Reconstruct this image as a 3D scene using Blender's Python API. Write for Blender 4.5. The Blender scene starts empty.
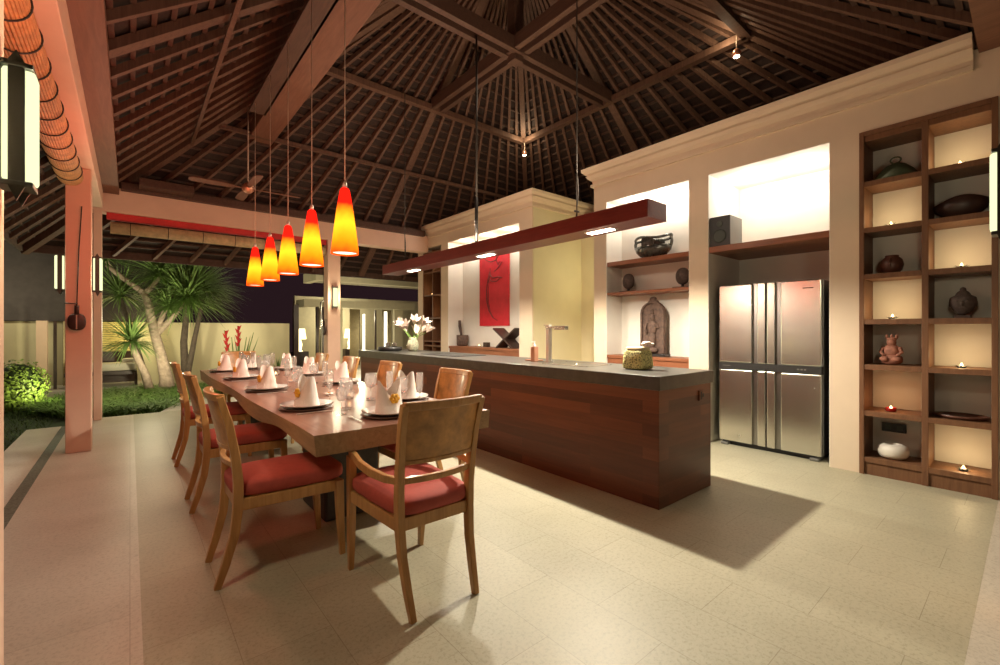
import bpy, math, random
from mathutils import Vector, Matrix
random.seed(7)
R = math.radians
SC = bpy.context.scene
COL = SC.collection

# ------------------------------------------------------------------ materials
MATS = {}
def _new(name):
    m = bpy.data.materials.new(name); m.use_nodes = True
    nt = m.node_tree; nt.nodes.clear()
    out = nt.nodes.new('ShaderNodeOutputMaterial')
    return m, nt, out
def bsdf(nt, color=(.5, .5, .5), rough=.5, metal=0.0, spec=.5, sheen=0, coat=0):
    b = nt.nodes.new('ShaderNodeBsdfPrincipled')
    b.inputs['Base Color'].default_value = (*color, 1)
    b.inputs['Roughness'].default_value = rough
    b.inputs['Metallic'].default_value = metal
    b.inputs['Specular IOR Level'].default_value = spec
    if coat: b.inputs['Coat Weight'].default_value = coat; b.inputs['Coat Roughness'].default_value = .15
    return b
def coords(nt, scale=(1, 1, 1), rot=(0, 0, 0), world=False):
    if world:
        t = nt.nodes.new('ShaderNodeNewGeometry'); s = t.outputs['Position']
    else:
        t = nt.nodes.new('ShaderNodeTexCoord'); s = t.outputs['Object']
    mp = nt.nodes.new('ShaderNodeMapping'); mp.inputs['Scale'].default_value = scale; mp.inputs['Rotation'].default_value = rot
    nt.links.new(s, mp.inputs['Vector']); return mp.outputs['Vector']
def ramp(nt, fac, stops):
    r = nt.nodes.new('ShaderNodeValToRGB'); e = r.color_ramp.elements
    while len(e) < len(stops): e.new(.5)
    for i, (p, c) in enumerate(stops): e[i].position = p; e[i].color = (*c, 1)
    nt.links.new(fac, r.inputs['Fac']); return r.outputs['Color']
def noise(nt, vec, scale=5, detail=4, rough=.6, dist=0):
    n = nt.nodes.new('ShaderNodeTexNoise'); n.inputs['Scale'].default_value = scale
    n.inputs['Detail'].default_value = detail; n.inputs['Roughness'].default_value = rough; n.inputs['Distortion'].default_value = dist
    nt.links.new(vec, n.inputs['Vector']); return n.outputs['Fac']
def bump(nt, b, h, strength=.2, dist=.01):
    bp = nt.nodes.new('ShaderNodeBump'); bp.inputs['Strength'].default_value = strength; bp.inputs['Distance'].default_value = dist
    nt.links.new(h, bp.inputs['Height']); nt.links.new(bp.outputs['Normal'], b.inputs['Normal'])
def plain(name, c, rough=.6, metal=0, var=.12, scale=8, bmp=.0, spec=.5, coat=0):
    if name in MATS: return MATS[name]
    m, nt, out = _new(name)
    b = bsdf(nt, c, rough, metal, spec, coat=coat)
    v = coords(nt); f = noise(nt, v, scale)
    lo = tuple(max(0, x*(1-var)) for x in c); hi = tuple(min(1, x*(1+var)) for x in c)
    nt.links.new(ramp(nt, f, [(.3, lo), (.7, hi)]), b.inputs['Base Color'])
    if bmp: bump(nt, b, f, bmp)
    nt.links.new(b.outputs[0], out.inputs[0]); MATS[name] = m; return m
def wood(name, c1, c2, axis='z', rough=.45, scale=1.0, spec=.4, coat=0, knots=0.0):
    if name in MATS: return MATS[name]
    m, nt, out = _new(name); b = bsdf(nt, c1, rough, 0, spec, coat=coat)
    s = {'x': (1.2, 14, 14), 'y': (14, 1.2, 14), 'z': (14, 14, 1.2)}[axis]
    v = coords(nt, tuple(q*scale for q in s))
    f = noise(nt, v, 2.2, 6, .65, .8+knots)
    nt.links.new(ramp(nt, f, [(.3, c1), (.7, c2)]), b.inputs['Base Color'])
    bump(nt, b, f, .08)
    nt.links.new(b.outputs[0], out.inputs[0]); MATS[name] = m; return m
def emit(name, c, s):
    if name in MATS: return MATS[name]
    m, nt, out = _new(name); e = nt.nodes.new('ShaderNodeEmission')
    e.inputs[0].default_value = (*c, 1); e.inputs[1].default_value = s
    nt.links.new(e.outputs[0], out.inputs[0]); MATS[name] = m; return m
def thin_glass(name, tint=(1, 1, 1)):
    m, nt, out = _new(name)
    t = nt.nodes.new('ShaderNodeBsdfTransparent'); t.inputs[0].default_value = (*tint, 1)
    g = nt.nodes.new('ShaderNodeBsdfGlossy'); g.inputs['Roughness'].default_value = .03
    lw = nt.nodes.new('ShaderNodeLayerWeight'); lw.inputs['Blend'].default_value = .22
    mx = nt.nodes.new('ShaderNodeMixShader')
    mth = nt.nodes.new('ShaderNodeMath'); mth.operation = 'MULTIPLY_ADD'; mth.inputs[1].default_value = .9; mth.inputs[2].default_value = .04
    nt.links.new(lw.outputs['Facing'], mth.inputs[0]); nt.links.new(mth.outputs[0], mx.inputs[0])
    df = nt.nodes.new('ShaderNodeBsdfTranslucent'); df.inputs[0].default_value = (1, .97, .92, 1)
    m2 = nt.nodes.new('ShaderNodeMixShader'); m2.inputs[0].default_value = .15
    nt.links.new(t.outputs[0], m2.inputs[1]); nt.links.new(df.outputs[0], m2.inputs[2])
    nt.links.new(m2.outputs[0], mx.inputs[1]); nt.links.new(g.outputs[0], mx.inputs[2]); nt.links.new(mx.outputs[0], out.inputs[0])
    return m

def floor_mat(name, tile, base, dark, rough):
    m, nt, out = _new(name); b = bsdf(nt, base, rough, 0, .5)
    v = coords(nt, (1, 1, 1), (0, 0, R(90)), world=True)
    br = nt.nodes.new('ShaderNodeTexBrick'); br.offset = .5
    br.inputs['Scale'].default_value = 1; br.inputs['Mortar Size'].default_value = .0016; br.inputs['Mortar Smooth'].default_value = .2
    br.inputs['Brick Width'].default_value = tile[0]; br.inputs['Row Height'].default_value = tile[1]
    br.inputs['Color1'].default_value = (*base, 1); br.inputs['Color2'].default_value = (*[x*.93 for x in base], 1)
    br.inputs['Mortar'].default_value = (*dark, 1)
    nt.links.new(v, br.inputs['Vector'])
    w = coords(nt, world=True)
    f1 = noise(nt, w, 55, 3, .8); f2 = noise(nt, w, 2.2, 4, .6)
    mul = nt.nodes.new('ShaderNodeMix'); mul.data_type = 'RGBA'; mul.blend_type = 'MULTIPLY'; mul.inputs[0].default_value = 1
    nt.links.new(br.outputs['Color'], mul.inputs[6])
    nt.links.new(ramp(nt, f1, [(.30, (.72, .70, .66)), (.52, (1, 1, 1)), (.72, (1.0, .99, .96))]), mul.inputs[7])
    mu2 = nt.nodes.new('ShaderNodeMix'); mu2.data_type = 'RGBA'; mu2.blend_type = 'MULTIPLY'; mu2.inputs[0].default_value = 1
    nt.links.new(mul.outputs[2], mu2.inputs[6]); nt.links.new(ramp(nt, f2, [(.3, (.88, .87, .85)), (.7, (1, 1, 1))]), mu2.inputs[7])
    nt.links.new(mu2.outputs[2], b.inputs['Base Color'])
    rr = nt.nodes.new('ShaderNodeMapRange'); rr.inputs[3].default_value = rough-.08; rr.inputs[4].default_value = rough+.15
    nt.links.new(f1, rr.inputs[0]); nt.links.new(rr.outputs[0], b.inputs['Roughness'])
    bump(nt, b, f1, .06, .004)
    nt.links.new(b.outputs[0], out.inputs[0]); return m

def strip_wood(name, cols, rowh=.085, length=1.3):
    m, nt, out = _new(name); b = bsdf(nt, cols[0], .38, 0, .4)
    g = nt.nodes.new('ShaderNodeNewGeometry'); sx = nt.nodes.new('ShaderNodeSeparateXYZ'); nt.links.new(g.outputs['Position'], sx.inputs[0])
    ad = nt.nodes.new('ShaderNodeMath'); ad.operation = 'ADD'; nt.links.new(sx.outputs[0], ad.inputs[0]); nt.links.new(sx.outputs[1], ad.inputs[1])
    cb = nt.nodes.new('ShaderNodeCombineXYZ'); nt.links.new(ad.outputs[0], cb.inputs[0]); nt.links.new(sx.outputs[2], cb.inputs[1])
    br = nt.nodes.new('ShaderNodeTexBrick'); br.offset = .37; br.inputs['Scale'].default_value = 1
    br.inputs['Brick Width'].default_value = length; br.inputs['Row Height'].default_value = rowh; br.inputs['Mortar Size'].default_value = .0008
    br.inputs['Color1'].default_value = (0, 0, 0, 1); br.inputs['Color2'].default_value = (1, 1, 1, 1); br.inputs['Mortar'].default_value = (.1, .1, .1, 1)
    nt.links.new(cb.outputs[0], br.inputs['Vector'])
    v = coords(nt, (1, 1, 16), world=True); f = noise(nt, v, 2.0, 6, .7, .5)
    mx = nt.nodes.new('ShaderNodeMix'); mx.data_type = 'RGBA'; mx.inputs[0].default_value = .55
    nt.links.new(br.outputs['Color'], mx.inputs[6]); nt.links.new(f, mx.inputs[7])
    nt.links.new(ramp(nt, mx.outputs[2], [(.12, cols[0]), (.45, cols[1]), (.8, cols[2])]), b.inputs['Base Color'])
    nt.links.new(b.outputs[0], out.inputs[0]); return m

def brushed(name, c, rough):
    m, nt, out = _new(name); b = bsdf(nt, c, rough, 1)
    v = coords(nt, (3, 3, 3)); f = noise(nt, v, 2, 2)
    rr = nt.nodes.new('ShaderNodeMapRange'); rr.inputs[3].default_value = rough-.02; rr.inputs[4].default_value = rough+.04
    nt.links.new(f, rr.inputs[0]); nt.links.new(rr.outputs[0], b.inputs['Roughness']); nt.links.new(b.outputs[0], out.inputs[0]); return m

M_floor = floor_mat('terrazzo_tile', (.65, .335), (.50, .47, .345), (.33, .29, .20), .42)
M_border = floor_mat('border_paving', (1.3, .69), (.68, .63, .54), (.45, .4, .33), .36)
M_drain = plain('drain_pebble', (.16, .19, .15), .7, var=.4, scale=60)
M_wall = plain('warm_plaster', (.74, .60, .45), .8, var=.03, scale=3)
M_niche = plain('niche_plaster', (.80, .76, .69), .8, var=.03, scale=3)
M_yel = plain('yellow_lit_plaster', (.76, .68, .46), .8, var=.03, scale=3)  # wall plaster with the yellow passage light put into its colour
M_post = plain('pink_lit_paint', (.80, .56, .42), .6, var=.04, scale=4)  # paint tinted pinkish to carry the red light on the posts
M_shell = plain('roof_shingle', (.030, .016, .012), .85, var=.35, scale=22, bmp=.3)
M_batten = plain('roof_batten', (.085, .046, .032), .75, var=.25, scale=12)
M_raft = wood('rafter_wood', (.090, .045, .030), (.160, .086, .056), 'z', .65)
M_beam = wood('beam_wood', (.065, .032, .023), (.115, .06, .04), 'y', .6)
M_platew = wood('wall_plate_wood', (.15, .062, .038), (.22, .10, .06), 'y', .6)
M_chair = wood('chair_wood', (.42, .205, .065), (.60, .33, .12), 'z', .36, coat=.25)
M_burl = plain('burl_veneer', (.50, .25, .075), .33, var=.38, scale=11, coat=.3)
M_cush = plain('red_upholstery', (.43, .075, .055), .75, var=.08, scale=30, bmp=.05)
M_table = wood('table_slab_wood', (.20, .095, .07), (.34, .185, .13), 'y', .30, .7, .5, coat=.25)
M_tedge = wood('table_edge_wood', (.26, .17, .09), (.40, .28, .16), 'y', .55)
M_ped = plain('dark_pedestal', (.055, .045, .04), .6, var=.3)
M_plate = plain('white_porcelain', (.86, .83, .79), .15, var=.01, coat=.5)
M_charger = plain('dark_charger', (.12, .065, .045), .35, var=.2)
M_linen = plain('white_linen', (.88, .80, .74), .85, var=.02, scale=40)
M_orange = plain('orange_petal', (.95, .45, .03), .6, var=.25, scale=60)
M_silver = plain('polished_silver', (.92, .90, .86), .30, .8, var=.02)
M_glass = thin_glass('clear_glass')
M_red = plain('deep_red', (.55, .02, .02), .5)
M_slab = plain('charcoal_stone', (.062, .058, .050), .34, var=.22, scale=14)
M_base = strip_wood('reddish_strip_wood', [(.055, .019, .010), (.115, .034, .017), (.20, .062, .026)])
M_barw = wood('red_lit_bar_wood', (.14, .016, .015), (.20, .030, .022), 'y', .4)  # wood colour reddened to carry the glow of the pendants
M_shelf = wood('shelf_wood', (.14, .062, .030), (.22, .105, .05), 'z', .5)
M_shelfh = wood('niche_shelf_wood', (.20, .065, .03), (.32, .125, .06), 'y', .4)
M_steel = brushed('stainless_steel', (.66, .64, .57), .25)
M_steeld = brushed('dark_steel', (.32, .31, .29), .3)
M_black = plain('matte_black', (.018, .017, .016), .45, var=.1)
M_dark = plain('dark_bronze', (.045, .05, .04), .45, .3, var=.2)
M_bamboo = None
M_cable = plain('cable_black', (.03, .025, .02), .6)
M_cablel = plain('cable_pale', (.55, .42, .32), .5)
M_leaf = plain('leaf_green', (.17, .27, .07), .5, var=.45, scale=5)
M_leaf2 = plain('blade_green', (.15, .27, .05), .55, var=.4, scale=3)
M_leafb = plain('bush_leaf', (.24, .36, .06), .5, var=.4, scale=9)
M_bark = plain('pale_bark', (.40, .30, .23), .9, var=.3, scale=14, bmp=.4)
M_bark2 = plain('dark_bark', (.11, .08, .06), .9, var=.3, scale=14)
M_lawn = plain('lawn_turf', (.035, .06, .018), .9, var=.5, scale=30, bmp=.5)
M_cream = plain('cream_garden_wall', (.68, .60, .38), .85, var=.04, scale=2)
M_outroof = plain('neighbour_roof_dark', (.09, .075, .07), .9, var=.1)
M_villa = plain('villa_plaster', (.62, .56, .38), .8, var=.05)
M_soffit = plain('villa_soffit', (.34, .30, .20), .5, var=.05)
M_curtain = plain('drape_cloth', (.55, .45, .25), .9, var=.15, scale=20)
M_mattress = plain('mattress_white', (.75, .68, .55), .9, var=.03)
M_glow = emit('lantern_glow', (.97, 1.0, .55), 1.12)
M_lampw = emit('lamp_shade_glow', (1.0, .80, .42), 3.0)
M_spot = emit('spot_disc_glow', (1.0, .86, .66), 14)
M_flame = emit('candle_flame', (1.0, .62, .25), 14)
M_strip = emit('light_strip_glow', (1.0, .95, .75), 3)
M_clay = plain('brown_clay', (.11, .045, .03), .4, var=.3, scale=15)
M_green = plain('verdigris_metal', (.075, .10, .055), .45, .2, var=.3)
M_stone = plain('carved_stone', (.10, .075, .065), .65, var=.35, scale=30, bmp=.4)
M_darkw = plain('dark_carved_wood', (.05, .026, .02), .4, var=.3)
M_carve = plain('carved_panel_wood', (.105, .062, .045), .75, var=.5, scale=28, bmp=.8)
M_terra = plain('terracotta', (.30, .12, .075), .7, var=.35, scale=22, bmp=.4)
M_white = plain('white_ceramic', (.75, .70, .62), .4, var=.03)
M_copper = plain('copper_metal', (.72, .36, .24), .28, .8, var=.05)
M_basket = None
M_petal = plain('lily_petal', (.88, .74, .66), .6, var=.1, scale=20)
M_speak = plain('speaker_side_grey', (.15, .145, .13), .5, var=.05)
M_metalbowl = plain('pewter', (.12, .12, .11), .25, .7, var=.4, scale=30, bmp=.3)

def striped(name, c1, c2, axis, n, rough=.7):
    m, nt, out = _new(name); b = bsdf(nt, c1, rough)
    s = [0, 0, 0]; s['xyz'.index(axis)] = n
    v = coords(nt, tuple(s)); w = nt.nodes.new('ShaderNodeTexWave'); w.inputs['Scale'].default_value = 1; w.inputs['Distortion'].default_value = .0
    w.bands_direction = axis.upper()
    nt.links.new(v, w.inputs['Vector'])
    v2 = coords(nt); f = noise(nt, v2, 9)
    mx = nt.nodes.new('ShaderNodeMix'); mx.data_type = 'RGBA'; mx.inputs[0].default_value = .35
    nt.links.new(w.outputs['Color'], mx.inputs[6]); nt.links.new(f, mx.inputs[7])
    nt.links.new(ramp(nt, mx.outputs[2], [(.1, c2), (.42, c1), (.9, tuple(min(1, q*1.2) for q in c1))]), b.inputs['Base Color'])
    nt.links.new(b.outputs[0], out.inputs[0]); return m
M_bamboo = plain('bamboo_blind', (.58, .29, .11), .65, var=.3, scale=14)
M_bamboo2 = plain('pale_reed_blind', (.60, .46, .26), .7, var=.2, scale=14)
def weave(name, c1, c2, sc):
    m, nt, out = _new(name); b = bsdf(nt, c1, .7)
    v = coords(nt); ch = nt.nodes.new('ShaderNodeTexVoronoi'); ch.inputs['Scale'].default_value = sc; nt.links.new(v, ch.inputs['Vector'])
    nt.links.new(ramp(nt, ch.outputs['Distance'], [(.25, c1), (.5, c2)]), b.inputs['Base Color'])
    bump(nt, b, ch.outputs['Distance'], .6, .01)
    nt.links.new(b.outputs[0], out.inputs[0]); return m
M_basket = weave('green_weave', (.12, .13, .03), (.66, .62, .26), 70)
M_slat = striped('slatted_stone', (.75, .62, .25), (.08, .05, .02), 'z', 7.5)

def shade_mat():
    m, nt, out = _new('pendant_glass_glow')
    tc = nt.nodes.new('ShaderNodeTexCoord'); sp = nt.nodes.new('ShaderNodeSeparateXYZ'); nt.links.new(tc.outputs['Object'], sp.inputs[0])
    f = noise(nt, tc.outputs['Object'], 9, 2)
    mr = nt.nodes.new('ShaderNodeMapRange'); mr.inputs[1].default_value = 0; mr.inputs[2].default_value = .49; nt.links.new(sp.outputs[2], mr.inputs[0])
    ad = nt.nodes.new('ShaderNodeMath'); ad.operation = 'MULTIPLY_ADD'; ad.inputs[1].default_value = .16; nt.links.new(f, ad.inputs[0]); nt.links.new(mr.outputs[0], ad.inputs[2])
    c = ramp(nt, ad.outputs[0], [(.06, (.85, .04, .004)), (.24, (1.0, .22, .004)), (.55, (1, .50, .015)), (.72, (1, .22, .006)), (.86, (.85, .010, .004))])
    e = nt.nodes.new('ShaderNodeEmission'); e.inputs[1].default_value = 1.9; nt.links.new(c, e.inputs[0])
    nt.links.new(e.outputs[0], out.inputs[0]); return m
M_shade = shade_mat()

def art_mat():
    m, nt, out = _new('red_canvas'); b = bsdf(nt, (.62, .006, .02), .55)
    v = coords(nt); f = noise(nt, v, 5, 3)
    nt.links.new(ramp(nt, f, [(.3, (.52, .004, .016)), (.7, (.66, .012, .03))]), b.inputs['Base Color'])
    nt.links.new(b.outputs[0], out.inputs[0]); return m
M_art = art_mat()
M_artline = plain('grey_brushstroke', (.17, .02, .02), .6, var=.3, scale=20)

# ------------------------------------------------------------------ mesh builder
class MB:
    def __init__(s): s.v = []; s.f = []; s.m = []; s.s = []
    def add(s, vs, fs, mi=0, sm=False):
        o = len(s.v); s.v += [tuple(q) for q in vs]
        for f in fs: s.f.append(tuple(i+o for i in f)); s.m.append(mi); s.s.append(sm)
        return s
    def box(s, x0, x1, y0, y1, z0, z1, mi=0):
        v = [(x0,y0,z0),(x1,y0,z0),(x1,y1,z0),(x0,y1,z0),(x0,y0,z1),(x1,y0,z1),(x1,y1,z1),(x0,y1,z1)]
        return s.add(v, [(0,3,2,1),(4,5,6,7),(0,1,5,4),(1,2,6,5),(2,3,7,6),(3,0,4,7)], mi)
    def bar(s, p0, p1, w, h, up=(0,0,1), mi=0, w1=None, h1=None):
        p0 = Vector(p0); p1 = Vector(p1); d = (p1-p0).normalized(); u = Vector(up)
        sd = d.cross(u)
        if sd.length < 1e-4: sd = d.cross(Vector((1,0,0)))
        sd.normalize(); uu = sd.cross(d).normalized(); w1 = w if w1 is None else w1; h1 = h if h1 is None else h1
        v = []
        for p, ww, hh in ((p0, w, h), (p1, w1, h1)):
            for a, b in ((-1,-1),(1,-1),(1,1),(-1,1)): v.append(p+sd*a*ww/2+uu*b*hh/2)
        return s.add(v, [(0,1,2,3),(7,6,5,4),(0,4,5,1),(1,5,6,2),(2,6,7,3),(3,7,4,0)], mi)
    def lathe(s, prof, n=24, c=(0,0,0), mi=0, sm=True, sx=1, sy=1, caps=True):
        v = []; f = []
        for r, z in prof:
            for k in range(n):
                a = 2*math.pi*k/n; v.append((c[0]+r*sx*math.cos(a), c[1]+r*sy*math.sin(a), c[2]+z))
        for i in range(len(prof)-1):
            for k in range(n):
                a = i*n+k; b = i*n+(k+1) % n; f.append((a, b, b+n, a+n))
        s.add(v, f, mi, sm)
        if caps:
            o = len(s.v)-len(v)
            for i, rev in ((0, True), (len(prof)-1, False)):
                if prof[i][0] > 1e-5:
                    idx = [o+i*n+k for k in range(n)]
                    s.f.append(tuple(reversed(idx)) if rev else tuple(idx)); s.m.append(mi); s.s.append(False)
        return s
    def tube(s, path, rad, n=8, mi=0, sm=True):
        path = [Vector(p) for p in path]; rad = rad if isinstance(rad, (list, tuple)) else [rad]*len(path)
        v = []; f = []; ref = None
        for i, p in enumerate(path):
            d = (path[min(i+1, len(path)-1)]-path[max(i-1, 0)]).normalized()
            if ref is None: ref = d.orthogonal().normalized()
            ref = (ref-d*ref.dot(d)).normalized(); bi = d.cross(ref)
            for k in range(n):
                a = 2*math.pi*k/n; v.append(p+(ref*math.cos(a)+bi*math.sin(a))*rad[i])
        for i in range(len(path)-1):
            for k in range(n):
                a = i*n+k; b = i*n+(k+1) % n; f.append((a, b, b+n, a+n))
        f.append(tuple(reversed(range(n)))); f.append(tuple((len(path)-1)*n+k for k in range(n)))
        return s.add(v, f, mi, sm)
    def sweep(s, path, w, h, side=(1,0,0), mi=0, sm=False):
        path = [Vector(p) for p in path]; v = []; f = []
        W = w if isinstance(w, (list, tuple)) else [w]*len(path); H = h if isinstance(h, (list, tuple)) else [h]*len(path)
        for i, p in enumerate(path):
            d = (path[min(i+1, len(path)-1)]-path[max(i-1, 0)]).normalized()
            sd = Vector(side); sd = (sd-d*sd.dot(d)).normalized(); u = sd.cross(d)
            for a, b in ((-1,-1),(1,-1),(1,1),(-1,1)): v.append(p+sd*a*W[i]/2+u*b*H[i]/2)
        for i in range(len(path)-1):
            for k in range(4):
                a = i*4+k; b = i*4+(k+1) % 4; f.append((a, b, b+4, a+4))
        f.append((3,2,1,0)); o = (len(path)-1)*4; f.append((o,o+1,o+2,o+3))
        return s.add(v, f, mi, sm)
    def sell(s, c, r, e1=.3, e2=.3, nu=24, nv=12, mi=0, fn=None):
        def P(t, e): return math.copysign(abs(t)**e, t)
        v = []; f = []
        for j in range(nv+1):
            ph = -math.pi/2+math.pi*j/nv
            for k in range(nu):
                th = 2*math.pi*k/nu
                p = [r[0]*P(math.cos(ph), e1)*P(math.cos(th), e2), r[1]*P(math.cos(ph), e1)*P(math.sin(th), e2), r[2]*P(math.sin(ph), e1)]
                if fn: p = fn(p)
                v.append((c[0]+p[0], c[1]+p[1], c[2]+p[2]))
        for j in range(nv):
            for k in range(nu):
                a = j*nu+k; b = j*nu+(k+1) % nu; f.append((a, b, b+nu, a+nu))
        return s.add(v, f, mi, True)
    def prism(s, pts, z0, z1, mi=0, plane='xy'):
        n = len(pts)
        mk = {'xy': lambda a, b, c: (a, b, c), 'xz': lambda a, b, c: (a, c, b), 'yz': lambda a, b, c: (c, a, b)}[plane]
        v = [mk(a, b, z0) for a, b in pts]+[mk(a, b, z1) for a, b in pts]
        f = [tuple(reversed(range(n))), tuple(range(n, 2*n))]+[(i, (i+1) % n, (i+1) % n+n, i+n) for i in range(n)]
        return s.add(v, f, mi)
    def build(s, name, mats, parent=None, bev=0, loc=None, fixn=True, solid=0):
        me = bpy.data.meshes.new(name); me.from_pydata(s.v, [], s.f)
        for m in (mats if isinstance(mats, (list, tuple)) else [mats]): me.materials.append(m)
        me.polygons.foreach_set('material_index', s.m); me.polygons.foreach_set('use_smooth', s.s); me.update()
        if fixn and len(s.f) < 60000:
            import bmesh
            bm = bmesh.new(); bm.from_mesh(me); bmesh.ops.recalc_face_normals(bm, faces=bm.faces); bm.to_mesh(me); bm.free()
        o = bpy.data.objects.new(name, me); COL.objects.link(o)
        if parent: o.parent = parent
        if loc: o.location = loc
        if bev:
            b = o.modifiers.new('bevel', 'BEVEL'); b.width = bev; b.segments = 2; b.limit_method = 'ANGLE'; b.angle_limit = R(40)
        if solid:
            b = o.modifiers.new('solid', 'SOLIDIFY'); b.thickness = solid; b.offset = 0
        return o

def tag(o, label=None, cat=None, group=None, kind=None):
    if label: o['label'] = label
    if cat: o['category'] = cat
    if group: o['group'] = group
    if kind: o['kind'] = kind
    return o
def thing(name, label, cat, loc=(0,0,0), rz=0, group=None, kind=None):
    o = bpy.data.objects.new(name, None); COL.objects.link(o); o.location = loc; o.rotation_euler = (0, 0, rz); o.empty_display_size = .1
    return tag(o, label, cat, group, kind)
def dup(root, loc=None, rz=None, label=None, group=None, scale=None):
    r = root.copy(); COL.objects.link(r)
    if loc is not None: r.location = loc
    if rz is not None: r.rotation_euler = (0, 0, rz)
    if scale is not None: r.scale = scale
    if label: r['label'] = label
    if group: r['group'] = group
    for ch in list(root.children):
        c = ch.copy(); COL.objects.link(c); c.parent = r
        for g in list(ch.children):
            d = g.copy(); COL.objects.link(d); d.parent = c
    return r
def struct(o, label, cat): return tag(o, label, cat, None, 'structure')

# ------------------------------------------------------------------ camera
cam = bpy.data.cameras.new('camera'); co = bpy.data.objects.new('camera', cam); COL.objects.link(co)
co.location = (0, 0, 1.28); co.rotation_euler = (R(90), 0, -math.atan(370/444.4)); cam.lens = 16.0; cam.sensor_width = 36; cam.shift_y = -.0025
cam.clip_start = .05
SC.camera = co
SC.view_settings.view_transform = 'Standard'; SC.view_settings.look = 'None'; SC.view_settings.gamma = 1
SC.view_settings.use_curve_mapping = False; SC.view_settings.exposure = 0.15

# ------------------------------------------------------------------ floor & ground
fm = MB(); fm.box(.04, 6.6, .17, 8.72, -.12, 0); struct(fm.build('floor', M_floor), 'speckled beige terrazzo tile floor inside the pavilion', 'floor')
bm_ = MB(); bm_.box(-.62, .04, -1.2, 8.72, -.12, -.0005); bm_.box(.04, 8.5, -1.2, .17, -.12, -.0005)
bm_.prism([(-.62, 8.72), (.36, 8.72), (.8, 10.2), (3.4, 10.2), (3.4, 8.72), (6.6, 8.72), (6.6, 8.74), (3.5, 8.74), (3.5, 10.3), (-.62, 8.8)][:6]+[(6.6, 10.2), (.8, 10.2)][:0], -.12, -.001)
struct(bm_.build('trim_1', M_border), 'smooth pale stone border paving around the terrazzo floor', 'paving')
tr = MB(); tr.prism([(.2, 8.72), (.36, 8.73), (.78, 10.1), (6.6, 10.1), (6.6, 8.72)], -.12, -.002)
struct(tr.build('trim_2', M_border), 'pale stone terrace beyond the far beam', 'paving')
dr = MB(); dr.box(-.70, -.62, -1.2, 8.27, -.12, -.004); struct(dr.build('trim_3', M_drain), 'narrow green grey pebble drain strip in the terrace', 'paving')
ds = MB(); ds.box(-1.02, -.70, -1.2, 8.27, -.12, -.001); struct(ds.build('trim_4', M_border), 'outer pale stone terrace edge beside the lawn', 'paving')
gr = MB(); gr.box(-14, 22, -4, 30, -.35, -.125); struct(gr.build('ground', M_lawn), 'dark lawn ground around the pavilion', 'lawn')

# ------------------------------------------------------------------ roof
CX, CY, ZA, K = 4.02, 4.5, 6.84, .81
EH = 5.3
def zr(d): return ZA-K*d
def near_long(m):
    # the near side of the roof runs a little further out than the other three
    m.v = [(x, CY+(y-CY)*1.07 if y < CY else y, z) for x, y, z in m.v]; return m
FACES = [((0, 1), (1, 0)), ((1, 0), (0, -1)), ((-1, 0), (0, 1)), ((0, -1), (-1, 0))]
rf = MB()
ap = (CX, CY, ZA)
for (nx, ny), (tx, ty) in FACES:
    a = (CX+nx*EH-tx*EH, CY+ny*EH-ty*EH, zr(EH)); b = (CX+nx*EH+tx*EH, CY+ny*EH+ty*EH, zr(EH))
    rf.add([a, b, ap, (a[0], a[1], a[2]+.06), (b[0], b[1], b[2]+.06), (CX, CY, ZA+.06)], [(0,1,2),(5,4,3),(0,3,4,1)], 0)
    d = .25
    while d < EH:
        p = Vector((CX+nx*d-tx*d, CY+ny*d-ty*d, zr(d)-.018)); q = Vector((CX+nx*d+tx*d, CY+ny*d+ty*d, zr(d)-.018))
        rf.bar(p, q, .035, .03, mi=1); d += .125
    d = EH-.03
    rf.bar((CX+nx*d-tx*d, CY+ny*d-ty*d, zr(d)-.04), (CX+nx*d+tx*d, CY+ny*d+ty*d, zr(d)-.04), .04, .14, mi=1)
ceil = struct(near_long(rf).build('ceiling', [M_shell, M_batten], fixn=False), 'high dark pyramid roof with thin battens seen from below', 'roof')
for (nx, ny), (tx, ty) in FACES:
    for k in range(-9, 10):
        u = k/10.0
        r_ = MB(); big = (k == 0)
        w, h = (.13, .07) if big else (.05, .065)
        off = .035+h/2
        e = Vector((CX+nx*(EH-.05)+tx*u*EH, CY+ny*(EH-.05)+ty*u*EH, zr(EH-.05)-off)); t_ = .10+.14*(abs(k) % 2)
        top = Vector((CX+nx*t_+tx*u*t_, CY+ny*t_+ty*u*t_, zr(t_)-off))
        r_.bar(e, top, w, h, w1=w*.85, h1=h*.9)
        near_long(r_).build('king_rafter' if big else 'rafter', M_raft, ceil)
for sx_ in (-1, 1):
    for sy_ in (-1, 1):
        h_ = MB(); e = (CX+sx_*(EH-.04), CY+sy_*(EH-.04), zr(EH-.04)-.10); h_.bar(e, (CX+sx_*.08, CY+sy_*.08, zr(.08)-.10), .09, .13)
        near_long(h_).build('hip_rafter', M_raft, ceil)
for d0, s_ in ((2.02, .10), (3.02, .06)):
    for (nx, ny), (tx, ty) in FACES:
        d = 3.33 if d0 > 3 and nx == -1 else d0
        if d > 3 and (nx, ny) not in ((0, 1), (-1, 0)): continue
        p = MB(); z = zr(d)-.17; s_ = (.10 if d0 < 3 else .06 if nx != -1 else .038)
        p.bar((CX+nx*d-tx*d, CY+ny*d-ty*d, z), (CX+nx*d+tx*d, CY+ny*d+ty*d, z), s_, s_*.9); near_long(p).build('purlin', M_raft, ceil)
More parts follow.
